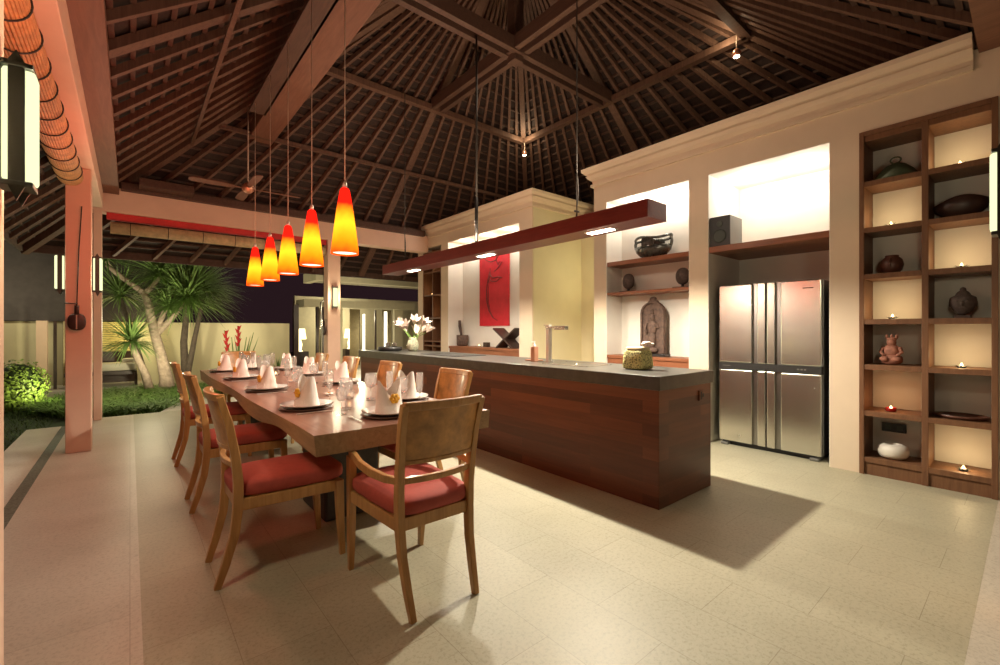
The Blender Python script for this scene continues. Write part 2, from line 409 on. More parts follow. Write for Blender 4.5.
# crossing tie beams, king post
cb = MB()
for o_ in (-.085, .085): cb.box(CX-2.0, CX+2.0, CY+o_-.04, CY+o_+.04, 4.98, 5.16)
cb2 = MB()
for o_ in (-.085, .085): cb2.box(CX+o_-.04, CX+o_+.04, CY-2.0, CY+2.0, 5.00, 5.18)
struct(cb.build('trim_5', M_beam, bev=.006), 'double crossing beam under the roof peak running left to right', 'beam')
struct(cb2.build('trim_6', M_beam, bev=.006), 'double crossing beam under the roof peak running front to back', 'beam')
kp = MB(); kp.box(CX-.08, CX+.08, CY-.08, CY+.08, 4.9, ZA-.2); struct(kp.build('trim_7', M_beam, bev=.006), 'square king post at the centre of the roof', 'post')
tb = MB(); tb.box(1.39, 1.72, 1.25, 7.72, 4.2, 4.42); struct(tb.build('trim_8', M_platew, bev=.008), 'wide reddish tie beam crossing above the dining table', 'beam')

# perimeter beams, wooden plates, posts
lb = MB(); lb.box(-.50, -.29, -1.0, 8.3, 2.98, 3.30); struct(lb.build('trim_9', M_post, bev=.006), 'pink lit beam along the open garden side on the left', 'beam')
fb = MB(); fb.box(-.50, 5.03, 8.5, 8.75, 2.98, 3.34); struct(fb.build('trim_10', M_post, bev=.006), 'cream painted beam across the far open side', 'beam')
lp = MB(); lp.box(-.29, -.12, .27, 8.4, 3.22, 3.34); struct(lp.build('trim_11', M_platew), 'brown timber plate inside the left beam', 'beam')
np_ = MB(); np_.box(-.29, 5.0, .06, .27, 3.40, 3.56); struct(np_.build('trim_12', M_platew), 'brown timber plate above the near side at top right', 'beam')
fp = MB(); fp.box(-.1, 4.9, 8.40, 8.50, 3.30, 3.42); fp.box(.1, .75, 8.15, 8.42, 3.34, 3.46); struct(fp.build('trim_13', M_beam, bev=.01), 'brown timber plate on top of the far beam', 'beam')
def post(n, x0, x1, y0, y1, z1, label, m=M_post):
    p = MB(); p.box(x0, x1, y0, y1, 0, z1); p.box(x0-.012, x1+.012, y0-.012, y1+.012, 0, .05) if False else None
    return struct(p.build('trim_%d' % n, m, bev=.006), label, 'post')
post(14, -.515, -.315, 6.40, 6.60, 2.98, 'pink lit square post with a hanging wooden bell on the garden side')
post(15, -.40, -.31, 8.50, 8.72, 2.98, 'square corner post just behind the pink lit post')
post(16, -.52, -.311, 1.93, 2.12, 2.98, 'nearest square post at the left edge of the photo')
post(17, 2.86, 3.10, 8.5, 8.72, 2.98, 'square post with wall lantern under the far beam')
post(18, 2.9, 3.12, -.12, .04, 3.4, 'near side square post at the right edge')

# ------------------------------------------------------------------ walls
X0 = 5.03; ZT = 3.45
w = MB()
w.box(X0, 5.95, 3.76, 3.97, 0, 3.04)            # pier beside passage
w.box(X0, 5.95, 2.36, 2.58, 0, 3.04)
w.box(X0, 5.95, 1.00, 1.22, 0, 3.04)
w.box(X0, 5.95, -.9, .17, 0, 3.04)
w.box(X0, 5.95, -.9, 3.97, 3.04, ZT)          # header
struct(w.build('wall_right', M_wall), 'warm beige plaster wall on the right with recessed niches', 'wall')
w = MB(); w.box(5.36, 5.95, .17, 1.00, 0, 3.04); w.box(5.38, 5.95, 2.58, 3.76, 0, 3.04, 0); w.box(5.86, 5.95, 1.22, 2.36, 0, 3.04, 0)
w.box(5.031, 5.38, 3.755, 3.76, 0, 3.04); w.box(5.031, 5.38, 2.58, 2.585, 0, 3.04); w.box(5.031, 5.38, 2.58, 3.76, 3.034, 3.04)
w.box(5.031, 5.86, 2.355, 2.36, 0, 3.04); w.box(5.031, 5.86, 1.22, 1.225, 0, 3.04); w.box(5.031, 5.86, 1.22, 2.36, 3.034, 3.04)
struct(w.build('wall_niche', M_niche), 'pale plaster lining of the two tall niches in the right wall', 'wall')
w = MB()
w.box(X0, 6.5, 5.22, 5.53, 0, 3.08); w.box(X0, 5.9, 7.71, 7.98, 0, 3.08); w.box(X0, 5.9, 8.74, 8.95, 0, 3.08)
w.box(X0, 5.9, 5.53, 8.95, 3.08, ZT); w.box(X0, 6.5, 5.22, 5.53, 3.08, ZT)
w.box(5.40, 5.9, 5.53, 7.71, 0, 3.08); w.box(5.40, 5.9, 7.98, 8.74, 0, 3.08)
struct(w.build('wall_far', M_wall), 'beige plaster wall block behind the far half of the counter', 'wall')
w = MB(); w.box(5.05, 6.25, 5.214, 5.2195, 0, ZT-.05); w.box(6.25, 6.35, 3.97, 5.214, 0, 3.25); w.box(5.95, 6.25, 3.9, 3.97, 0, 3.25)
struct(w.build('wall_passage', M_yel), 'yellow green lit plaster wall in the passage between the niches', 'wall')
w = MB(); w.box(5.395, 5.40, 5.53, 7.71, 0, 3.08); w.box(5.03, 5.40, 5.53, 5.535, 0, 3.08); w.box(5.03, 5.4, 7.705, 7.71, 0, 3.08)
struct(w.build('wall_painting_niche', M_niche), 'white lit recess behind the red painting', 'wall')
def cornice(n, pts, label):
    # profile (outward, z) swept around an L path
    prof = [(0, 3.29), (.035, 3.29), (.035, 3.325), (.012, 3.335), (.018, 3.37), (.06, 3.40), (.085, 3.44), (.06, 3.45), (.095, 3.465), (.125, 3.50), (.13, 3.54), (-.1, 3.54)]
    m = MB(); rows = []
    for (x, y, ox, oy) in pts: rows.append([(x+ox*a, y+oy*a, z) for a, z in prof])
    v = sum(rows, []); k = len(prof)
    f = [(i*k+j, i*k+j+1, (i+1)*k+j+1, (i+1)*k+j) for i in range(len(pts)-1) for j in range(k-1)]
    f += [tuple(range(k)), tuple(reversed(range((len(pts)-1)*k, len(pts)*k)))]
    m.add(v, f); return struct(m.build('trim_%d' % n, M_wall), label, 'cornice')
cornice(19, [(X0, .30, -1, 0), (X0, 3.97, -1, 1), (5.95, 3.97, 0, 1)], 'moulded cornice along the top of the right wall')
cornice(20, [(X0, 8.74, -1, 0), (X0, 5.22, -1, -1), (6.5, 5.22, 0, -1)], 'moulded cornice on top of the far wall block')

# ------------------------------------------------------------------ right wall furniture
sh = thing('display_shelf', 'tall brown wooden display shelf with fourteen compartments recessed in the right wall', 'shelf', (0, 0, 0))
f = MB(); f.box(5.01, 5.355, .965, 1.0, 0, 3.04); f.box(5.01, 5.355, .17, .205, 0, 3.04); f.box(5.01, 5.355, .965-.0, .965, 0, 0)
f.build('side_panel', M_shelf, sh, bev=.003)
f = MB(); f.box(5.015, 5.355, .55, .592, .0, 3.04); f.build('divider', M_shelf, sh, bev=.003)
SZ = [.155, .565, .975, 1.375, 1.775, 2.185, 2.595]
f = MB(); f.box(5.01, 5.355, .205, .965, 3.0, 3.04); f.box(5.02, 5.355, .205, .965, 2.95, 3.0); f.build('top_board', M_shelf, sh, bev=.003)
f = MB(); f.box(5.03, 5.06, .205, .965, 0, SZ[0]-.02); f.build('plinth', M_shelf, sh)
for z in SZ:
    for (a, b) in ((.592, .965), (.205, .55)):
        f = MB(); f.box(5.015, 5.352, a, b, z-.045, z); f.build('shelf_board', M_shelf, sh, bev=.002)
# small wall socket panel
sp = thing('socket_panel', 'black rectangular socket panel on the back of the bottom left compartment', 'socket', (5.352, .815, .39))
f = MB(); f.box(-.012, .003, -.085, .085, -.04, .04); f.build('plate', M_black, sp, bev=.004)
f = MB(); f.box(-.015, -.012, -.06, -.02, -.02, .02); f.build('outlet', M_dark, sp)
f = MB(); f.box(-.015, -.012, .02, .06, -.02, .02); f.build('outlet', M_dark, sp)

# tealights
tl = thing('tea_light', 'x', 'candle', (5.12, .80, SZ[5]+.001), 0, 'tea lights in the wall shelves')
f = MB()
for k in range(8):
    a = 2*math.pi*k/8; ca, sa = math.cos(a), math.sin(a)
    f.add([(.018*ca-.012*sa, .018*sa+.012*ca, .004), (.018*ca+.012*sa, .018*sa-.012*ca, .004), (.052*ca, .052*sa, .022), (.018*ca, .018*sa, 0)], [(0,1,2),(0,2,3),(1,3,2),(0,3,1)])
f.lathe([(.024, 0), (.026, .004), (.02, .006)], 16); f.build('star_holder', M_dark, tl)
f = MB(); f.lathe([(.017, .004), (.018, .018), (.015, .019)], 16); f.build('wax_cup', M_white, tl)
f = MB(); f.lathe([(.001, .018), (.008, .023), (.009, .027), (.005, .034), (.0005, .042)], 10); f.build('flame', M_flame, tl)
first = [True]
def tea(x, y, z, label, power=.9, group='tea lights in the wall shelves', red=False):
    if first[0]: o = tl; o.location = (x, y, z); o['label'] = label; first[0] = False
    else: o = dup(tl, (x, y, z), 0, label, group)
    l = bpy.data.lights.new('candle_light', 'POINT'); l.energy = power*1.7; l.color = (1, .72, .36); l.shadow_soft_size = .02
    lo = bpy.data.objects.new('candle_light', l); COL.objects.link(lo); lo.location = (x-.0, y, z+.085)
    return o
tea(5.12, .38, SZ[6]+.001, 'lit tea light in the top right compartment of the tall shelf')
tea(5.12, .80, SZ[5]+.001, 'lit tea light under the green lid in the tall shelf')
tea(5.12, .37, SZ[4]+.001, 'lit tea light below the dark wavy bowl')
tea(5.12, .79, SZ[3]+.001, 'lit tea light below the round brown pot')
tea(5.12, .37, SZ[2]+.001, 'lit tea light below the dark stone head')
tea(5.12, .36, SZ[0]+.001, 'lit tea light in the bottom right compartment of the tall shelf')
rc = thing('candle_glass', 'red glass cup with lit candle below the seated terracotta figure', 'candle', (5.12, .80, SZ[1]+.001))
f = MB(); f.lathe([(.026, 0), (.036, .004), (.038, .035), (.033, .035), (.03, .01)], 20); f.build('cup', plain('red_glass', (.30, .01, .008), .15), rc)
f = MB(); f.lathe([(.001, .022), (.009, .029), (.009, .036), (.0005, .052)], 10); f.build('flame', M_flame, rc)
l = bpy.data.lights.new('candle_light', 'POINT'); l.energy = .7; l.color = (1, .5, .2); l.shadow_soft_size = .02
lo = bpy.data.objects.new('candle_light', l); COL.objects.link(lo); lo.location = (5.12, .80, SZ[1]+.1)

# shelf ornaments
t = thing('tureen_lid', 'green domed metal lid with ring handle in the top left compartment', 'ornament', (5.16, .775, SZ[6]+.001))
f = MB(); f.lathe([(.165, 0), (.168, .012), (.15, .03), (.12, .075), (.07, .125), (.02, .148), (0, .15)], 32, sx=.75); f.build('dome', M_green, t)
f = MB(); f.tube([(0, .035*math.cos(a), .172+.026*math.sin(a)) for a in [i*math.pi/8 for i in range(-8, 9)]], .007, 8); f.build('handle', M_green, t)
t = thing('wavy_bowl', 'dark wooden bowl with a wavy rim in the right column of the tall shelf', 'bowl', (5.17, .378, SZ[5]+.001))
f = MB(); n = 36
prof = [(0, .0), (.06, .0), (.10, .02), (.145, .07), (.155, .13), (.145, .13), (.13, .075), (.09, .03), (0, .02)]
f.lathe(prof, n, sx=.72, sy=1.05)
f.v = [(x, y, z+(.035*math.sin(1.3-12*y) if z > .1 else .012*math.sin(1.3-12*y) if z > .05 else 0)) for x, y, z in f.v]
f.build('bowl_body', M_darkw, t)
t = thing('clay_pot', 'round dark brown glazed pot in the left column of the tall shelf', 'pot', (5.16, .80, SZ[4]+.001)); t.scale = (.85, .82, .95)
f = MB(); f.lathe([(.05, 0), (.085, .03), (.098, .08), (.085, .13), (.055, .155), (.058, .168), (.045, .168), (.045, .15)], 28); f.build('pot_body', M_clay, t)
f = MB(); f.tube([(-.098, .0, .06), (-.106, 0, .09), (-.09, 0, .125)], .006, 6); f.build('handle', M_clay, t)
t = thing('stone_head', 'dark carved stone head on a square base in the tall shelf', 'statue', (5.16, .365, SZ[3]+.001))
f = MB(); f.box(-.04, .04, -.045, .045, 0, .025); f.build('base', M_darkw, t, bev=.003)
def headf(p):
    x, y, z = p
    k = 1-.25*max(0, -z)/.09; y2 = y*k; x2 = x*k
    if z > .055: x2 *= .7; y2 *= .7
    return (x2, y2, z)
f = MB(); f.sell((0, 0, .125), (.072, .08, .1), .9, .95, 24, 16, fn=headf); f.sell((0, 0, .225), (.02, .02, .025), 1, 1, 12, 8)
f.sell((-.075, 0, .115), (.014, .01, .022), 1, 1, 8, 6); f.sell((0, .074, .12), (.012, .008, .03), 1, 1, 8, 6); f.sell((0, -.074, .12), (.012, .008, .03), 1, 1, 8, 6)
f.sell((-.064, .028, .14), (.012, .014, .006), 1, 1, 8, 6); f.sell((-.064, -.028, .14), (.012, .014, .006), 1, 1, 8, 6); f.sell((-.062, 0, .083), (.013, .022, .007), 1, 1, 8, 6)
f.build('head', M_stone, t)
t = thing('seated_figure', 'small terracotta seated figure with a crown in the tall shelf', 'statue', (5.15, .80, SZ[2]+.001))
f = MB(); f.sell((0, 0, .045), (.06, .075, .045), .7, .8, 20, 10); f.sell((0, 0, .12), (.045, .055, .06), .9, .9, 18, 10); f.sell((-.005, 0, .195), (.034, .034, .04), 1, 1, 16, 10)
f.sell((-.05, .04, .05), (.03, .035, .025), 1, 1, 10, 8); f.sell((-.05, -.04, .05), (.03, .035, .025), 1, 1, 10, 8)
f.tube([(-.01, .055, .15), (-.03, .07, .11), (-.05, .04, .08)], [.016, .014, .012], 8); f.tube([(-.01, -.055, .15), (-.03, -.07, .11), (-.05, -.04, .08)], [.016, .014, .012], 8)
f.build('body', M_terra, t)
f = MB(); f.lathe([(.036, .215), (.03, .235), (.01, .24)], 14)
for y in (-.032, .032, 0): f.sell((0, y, .245), (.012, .012, .022), 1, 1, 8, 6)
f.build('crown', M_terra, t)
t = thing('oval_tray', 'flat oval dark wooden tray in the right column of the tall shelf', 'tray', (5.17, .378, SZ[1]+.001))
f = MB(); f.lathe([(.10, 0), (.15, .006), (.163, .028), (.155, .03), (.14, .012), (0, .01)], 32, sx=.8); f.build('tray_body', M_clay, t)
t = thing('round_vase', 'squat white round vase in the bottom left compartment', 'vase', (5.15, .79, SZ[0]+.001))
f = MB(); f.lathe([(.06, 0), (.09, .012), (.106, .04), (.108, .075), (.095, .108), (.065, .122), (.045, .124), (.04, .112), (0, .10)], 32); f.build('vase_body', M_white, t)

# fridge
fr = thing('fridge', 'stainless steel four door fridge standing in the middle wall niche', 'fridge', (5.12, 1.795, 0))
HW = .485
f = MB(); f.box(.075, .68, -HW, HW, .045, 1.775); f.build('cabinet_body', M_steeld, fr, bev=.006)
f = MB(); f.box(.06, .66, -HW+.02, HW-.02, .0, .045); f.build('plinth', M_black, fr)
for sy_ in (-1, 1):
    f = MB(); f.box(.0, .07, sy_*(HW-.10), sy_*(HW-.02), .0, .03); f.build('foot', M_speak, fr, bev=.008)
for sy_ in (-1, 1):
    for (z0, z1) in ((.05, .845), (.925, 1.775)):
        a, b = sorted((sy_*.135, sy_*HW))
        f = MB(); f.box(.0, .07, a, b, z0, z1)
        d_ = f.build('door', M_steel, fr, bev=.01)
        a, b = sorted((sy_*.006, sy_*.085)); g = MB(); g.box(.0, .07, a, b, z0, z1); g.build('handle_rail', M_steel, d_, bev=.008)
        a, b = sorted((sy_*.085, sy_*.135)); g = MB(); g.box(.03, .07, a, b, z0, z1); g.build('grip_recess', M_steeld, d_)
f = MB(); f.box(-.001, .07, -HW, HW, .848, .922); bd = f.build('control_band', M_black, fr)
f = MB()
for k, y in enumerate((-.36, -.33, -.30)): f.box(-.003, .001, y, y+.018, .880, .894)
f.box(-.003, .001, .36, .44, .884, .890); f.build('display_mark', M_speak, bd)
f = MB(); f.box(-.002, .001, -.42, -.33, 1.69, 1.70); f.build('maker_badge', M_speak, fr)

# fridge niche shelf + speaker
s_ = MB(); s_.box(5.03, 5.85, 1.226, 2.354, 2.15, 2.215); tag(s_.build('wall_shelf', M_shelfh, bev=.003), 'thick brown wooden shelf above the fridge', 'shelf')
t = thing('loudspeaker', 'black and grey box loudspeaker on the shelf above the fridge', 'loudspeaker', (5.05, 2.24, 2.217))
f = MB(); f.box(.012, .32, -.11, .11, 0, .33); f.build('speaker_box', M_speak, t, bev=.004)
f = MB(); f.box(0, .012, -.11, .11, 0, .33); g_ = f.build('front_panel', M_black, t, bev=.003)
f = MB()
def disc(f, c, r, d=.006, n=24, mi=0):
    v = []
    for k in range(n):
        a = 2*math.pi*k/n; v.append((c[0], c[1]+r*math.cos(a), c[2]+r*math.sin(a)))
    for k in range(n):
        a = 2*math.pi*k/n; v.append((c[0]-d, c[1]+r*.85*math.cos(a), c[2]+r*.85*math.sin(a)))
    f.add(v, [tuple(range(n, 2*n))]+[(k, (k+1) % n, (k+1) % n+n, k+n) for k in range(n)], mi)
disc(f, (-.001, 0, .11), .075); f.build('woofer_cone', M_dark, t)
f = MB(); disc(f, (-.001, 0, .245), .035); f.build('tweeter', M_dark, t)
# niche one: shelves, low cabinet, ornaments
s_ = MB(); s_.box(5.04, 5.378, 2.587, 3.753, 2.15, 2.205); tag(s_.build('wall_shelf', M_shelfh, bev=.003), 'upper brown shelf holding the pierced metal bowl', 'shelf')
s_ = MB(); s_.box(5.04, 5.378, 2.587, 3.753, 1.755, 1.79); tag(s_.build('wall_shelf', M_shelfh, bev=.003), 'thin reddish shelf holding two small busts', 'shelf')
t = thing('low_cabinet', 'brown wooden low cabinet under the carved panel', 'cabinet', (0, 0, 0))
f = MB(); f.box(5.05, 5.378, 2.587, 3.753, 0, .90); f.build('body', M_shelfh, t)
f = MB(); f.box(5.035, 5.378, 2.586, 3.754, .90, .94); f.build('top_board', M_shelfh, t, bev=.002)
t = thing('pierced_bowl', 'dark pewter bowl with pierced arched sides on the upper niche shelf', 'bowl', (5.2, 3.15, 2.207)); t.scale = (1, 1, 1.28)
f = MB(); f.lathe([(.08, 0), (.15, .025), (.20, .07), (.215, .12), (.205, .12), (.185, .075), (.13, .04), (0, .03)], 36, sx=.65, sy=1.2); f.build('bowl_body', M_metalbowl, t)
f = MB()
f.tube([(.0+.13*math.cos(a), .25*math.sin(a), .20+.012*math.sin(3*a)) for a in [2*math.pi*i/40 for i in range(41)]], .014, 8); f.build('rim', M_metalbowl, t)
for a0, wd_ in ((0, .17), (180, .17), (90, .05), (270, .05)):
    a = R(a0); x1, y1 = .128*math.cos(a), .245*math.sin(a)
    f = MB(); f.sweep([(x1*1.02, y1*1.02, .11), (x1*1.08, y1*1.06, .155), (x1, y1, .20)], wd_, .012, side=(-math.sin(a), math.cos(a), 0)); f.build('strut', M_metalbowl, t)
def bust(y, label):
    t = thing('bust_figure', label, 'ornament', (5.2, y, 1.792), 0, 'small busts on the thin niche shelf'); t.scale = (1.15, 1.1, 1.18)
    f = MB(); f.box(-.06, .06, -.09, .09, 0, .014); f.lathe([(.03, .014), (.016, .022), (.014, .04), (.03, .05)], 16); f.build('stand', M_black, t)
    f = MB(); f.sell((0, 0, .125), (.048, .078, .088), .9, .9, 20, 14)
    f.sell((-.04, 0, .12), (.014, .012, .022), 1, 1, 8, 6); f.sell((-.038, .03, .14), (.01, .014, .006), 1, 1, 8, 6); f.sell((-.038, -.03, .14), (.01, .014, .006), 1, 1, 8, 6)
    f.build('head', M_stone, t)
bust(3.52, 'small dark oval bust at the left end of the thin niche shelf')
bust(2.75, 'small dark oval bust at the right end of the thin niche shelf')
t = thing('carved_panel', 'tall arched carved wooden panel with a relief figure on black base', 'carving', (5.22, 3.16, .942))
f = MB(); f.box(-.07, .07, -.20, .20, 0, .03); f.build('base', M_black, t, bev=.003)
pts = [(-.17, .03), (.17, .03), (.17, .55)]+[(.17*math.cos(a), .55+.16*math.sin(a)) for a in [math.pi*i/12 for i in range(1, 12)]]+[(-.17, .55)]
f = MB(); f.prism(pts, -.02, .03, plane='yz'); bd = f.build('panel', M_carve, t, bev=.006)
f = MB(); f.sweep([(-.03, y, z) for y, z in [(-.155, .04), (-.155, .3), (-.155, .55)]+[(-.155*math.cos(a), .55+.145*math.sin(a)) for a in [math.pi*i/10 for i in range(1, 10)]]+[(.155, .55), (.155, .04)]], .02, .025, side=(1, 0, 0)); f.build('border_moulding', M_carve, t)
f = MB()
f.sell((-.035, 0, .50), (.03, .038, .05), 1, 1, 16, 10); f.sell((-.03, 0, .575), (.02, .025, .035), 1, 1, 12, 8); f.sell((-.03, 0, .37), (.035, .065, .10), .9, .9, 16, 10)
f.sell((-.03, 0, .22), (.035, .055, .12), .9, .9, 16, 10); f.sell((-.035, 0, .08), (.04, .09, .035), .8, .8, 16, 10)
f.tube([(-.04, .06, .43), (-.045, .095, .36), (-.055, .06, .30)], .016, 8); f.tube([(-.04, -.06, .43), (-.045, -.095, .36), (-.055, -.05, .40)], .016, 8)
f.build('relief_figure', M_carve, bd)
f = MB(); f.sell((0, 0, .73), (.03, .05, .04), .8, .8, 12, 8); f.sell((0, .045, .70), (.025, .03, .025), 1, 1, 10, 8); f.sell((0, -.045, .70), (.025, .03, .025), 1, 1, 10, 8); f.build('finial', M_carve, t)

# ------------------------------------------------------------------ painting niche
p = thing('wall_painting', 'tall red painting with a dark curved brush drawing in the white recess', 'painting', (5.386, 6.64, 1.36))
f = MB(); f.box(-.02, .006, -.445, .445, 0, 1.55); cv = f.build('canvas', M_art, p, bev=.003)
f = MB()
def stroke(pts, wd):
    q = [Vector((-.0225, y, z)) for y, z in pts]; f.tube(q, [wd*.85*(.35+.65*math.sin(math.pi*(i+.5)/len(q))) for i in range(len(q))], 6)
stroke([(-.12, .10), (.02, .16), (.14, .30), (.20, .48), (.21, .70), (.17, .90), (.12, 1.05)], .016)
stroke([(-.02, .14), (.10, .28), (.16, .48), (.16, .72), (.13, .88)], .010)
stroke([(.33, 1.38), (.22, 1.28), (.08, 1.24), (-.06, 1.25), (-.16, 1.33)], .013)
stroke([(-.16, 1.5), (-.12, 1.38), (-.08, 1.26), (-.14, 1.16), (-.20, 1.22)], .012)
stroke([(.12, 1.0), (.02, .92), (-.14, .93), (-.26, .90)], .014)
stroke([(.16, .95), (.06, .86), (-.10, .85), (-.22, .92)], .011)
stroke([(-.02, 1.04), (-.14, 1.10), (-.26, 1.20)], .012)
stroke([(.10, 1.12), (.10, .98), (.16, .84)], .010)
f.build('brush_drawing', M_artline, cv)
t = thing('low_cabinet', 'brown wooden bench cabinet under the red painting', 'cabinet', (0, 0, 0))
f = MB(); f.box(5.06, 5.393, 5.537, 7.703, 0, .91); f.build('body', M_shelfh, t)
f = MB(); f.box(5.04, 5.393, 5.536, 7.704, .91, .955); f.build('top_board', M_shelfh, t, bev=.002)
t = thing('mortar_pot', 'brown wooden pot holding a thick pestle on the bench under the painting', 'pot', (5.24, 7.5, .957))
f = MB(); f.lathe([(.10, 0), (.115, .02), (.12, .22), (.105, .22), (.09, .05), (0, .04)], 24); f.build('pot_body', M_carve, t)
f = MB(); f.tube([(.0, .02, .05), (0, .05, .25), (0, .09, .40), (0, .10, .52)], [.03, .024, .034, .03], 12); f.build('pestle', M_darkw, t)
t = thing('folding_stand', 'dark carved folding book stand on the bench under the painting', 'stand', (5.22, 6.02, .957))
for s2 in (-1, 1):
    f = MB(); f.sweep([(0, s2*.30, .35), (0, 0, .16), (0, -s2*.22, 0)], .26, .028, side=(1, 0, 0)); f.build('crossed_board', M_darkw, t, bev=.004)
t2 = dup(tl, (5.24, 6.93, .956), 0, 'lit tea light beside a small box under the red painting')
t = MB(); t.box(5.19, 5.27, 6.62, 6.74, .957, 1.045); tag(t.build('wooden_box', M_darkw, bev=.004), 'small dark wooden box between tea light and folding stand', 'box')
# far cabinet
fc = thing('display_shelf', 'dark wooden display shelf with candles at the far end of the wall', 'shelf', (0, 0, 0))
f = MB(); f.box(5.04, 5.395, 7.985, 8.015, 0, 3.02); f.box(5.04, 5.395, 8.705, 8.735, 0, 3.02); f.box(5.37, 5.395, 8.0, 8.72, 0, 3.02); f.build('side_panel', M_shelf, fc)
f = MB(); f.box(5.05, 5.37, 8.34, 8.37, 0, 3.02); f.build('divider', M_shelf, fc)
for z in (.95, 1.05, 1.55, 2.05, 2.55, 2.98):
    f = MB(); f.box(5.045, 5.37, 8.015, 8.705, z-.03, z); f.build('shelf_board', M_shelf, fc)
tea(5.13, 8.5, 2.051, 'lit tea light in the far shelf above the flower vase', .3, 'tea lights in the far shelf')
tea(5.13, 8.12, 2.551, 'lit tea light in the upper right of the far shelf', .3, 'tea lights in the far shelf')
tea(5.13, 8.10, 1.551, 'lit tea light in the lower right of the far shelf', .3, 'tea lights in the far shelf')
t = thing('glass_ornament', 'small clear ornament in the upper left of the far shelf', 'ornament', (5.15, 8.53, 2.551))
f = MB(); f.lathe([(.04, 0), (.012, .02), (.012, .06), (.05, .1), (.045, .18), (.042, .18), (.045, .1), (0, .07)], 18); f.build('body', M_glass, t)

# ------------------------------------------------------------------ kitchen counter
ct = thing('kitchen_island', 'long kitchen island clad in reddish brown wood strips', 'counter', (0, 0, 0))
f = MB(); f.box(2.885, 3.675, 1.702, 7.0, 0, .85); f.build('cladding', M_base, ct, bev=.003)
f = MB(); f.box(2.865, 3.685, 1.685, 7.05, .85, .95); f.build('stone_top', M_slab, ct, bev=.004)
f = MB(); f.box(3.46, 3.54, 1.690, 1.703, .72, .80); bx = f.build('socket', M_base, ct, bev=.003)
f = MB(); f.box(3.48, 3.495, 1.687, 1.691, .73, .79); f.box(3.51, 3.53, 1.687, 1.691, .745, .775); f.build('socket_face', M_black, bx)
t = thing('kitchen_sink', 'steel sink set in the counter beside the tall tap', 'sink', (3.3, 2.82, .951))
f = MB(); f.box(-.18, .18, -.28, -.265, 0, .004); f.box(-.18, .18, .265, .28, 0, .004); f.box(-.18, -.165, -.28, .28, 0, .004); f.box(.165, .18, -.28, .28, 0, .004); f.build('rim', M_steel, t)
f = MB(); f.box(-.165, .165, -.265, .265, -.0005, .001); f.build('basin', M_steeld, t)
f = MB(); f.lathe([(.03, .001), (.03, .004), (0, .004)], 20); f.build('drain', M_steel, t)
t = thing('kitchen_tap', 'tall square chrome tap standing on the counter', 'tap', (3.32, 3.2, .951))
f = MB(); f.box(-.022, .022, -.022, .022, 0, .36); f.build('column', M_silver, t, bev=.003)
f = MB(); f.box(-.028, .028, -.24, .028, .345, .365); f.box(-.03, .03, -.24, -.1, .33, .37); f.build('spout', M_steel, t, bev=.003)
f = MB(); f.box(-.006, .006, .0, .07, .375, .385); f.box(-.02, .02, -.02, .02, .365, .385); f.build('lever', M_silver, t)
f = MB(); f.box(-.035, .035, -.035, .035, 0, .008); f.build('base_plate', M_silver, t)
t = thing('soap_dispenser', 'copper soap dispenser with pump beside the tap', 'dispenser', (3.24, 3.33, .951))
f = MB(); f.box(-.03, .03, -.03, .03, 0, .155); f.build('bottle_body', M_copper, t, bev=.006)
f = MB(); f.lathe([(.014, .155), (.014, .175), (.006, .178), (.006, .205)], 12); f.box(-.035, .008, -.007, .007, .2, .212); f.build('pump', M_silver, t)
t = MB(); t.box(3.28, 3.40, 3.36, 3.52, .951, .963); tag(t.build('sponge_tray', M_copper, bev=.004), 'small copper tray behind the tap', 'tray')
t = thing('woven_basket', 'small green woven basket with a flower at the counter end', 'basket', (3.28, 2.13, .951)); t.scale = (.92, .86, 1.12)
f = MB()
def bf(p):
    k = 1-.10*(p[2]/.075); return (p[0]*k, p[1]*k, p[2])
f.sell((0, 0, .078), (.10, .115, .078), .35, .35, 32, 14, fn=bf); f.build('woven_body', M_basket, t)
f = MB(); f.sell((0, 0, .153), (.085, .10, .018), .5, .5, 24, 8); f.build('lid', plain('pale_straw', (.70, .62, .40), .8), t)
f = MB()
for k in range(5):
    a = 2*math.pi*k/5; f.sell((.035*math.cos(a)+.03, .035*math.sin(a)-.09, .19+.01*(k % 2)), (.03, .03, .010), 1, 1, 10, 6)
f.build('flower', M_petal, t)
# hob
t = thing('hob', 'flat black glass hob set in the counter top', 'hob', (3.3, 4.95, .951))
f = MB(); f.box(-.24, .24, -.42, .42, 0, .006); f.build('glass_plate', M_black, t, bev=.002)
for (x, y) in ((-.1, -.22), (.1, -.22), (-.1, .2), (.1, .2)):
    f = MB(); f.lathe([(.085, .006), (.085, .0085), (.078, .0085), (.078, .006)], 28, c=(x, y, 0)); f.build('burner_ring', M_speak, t)
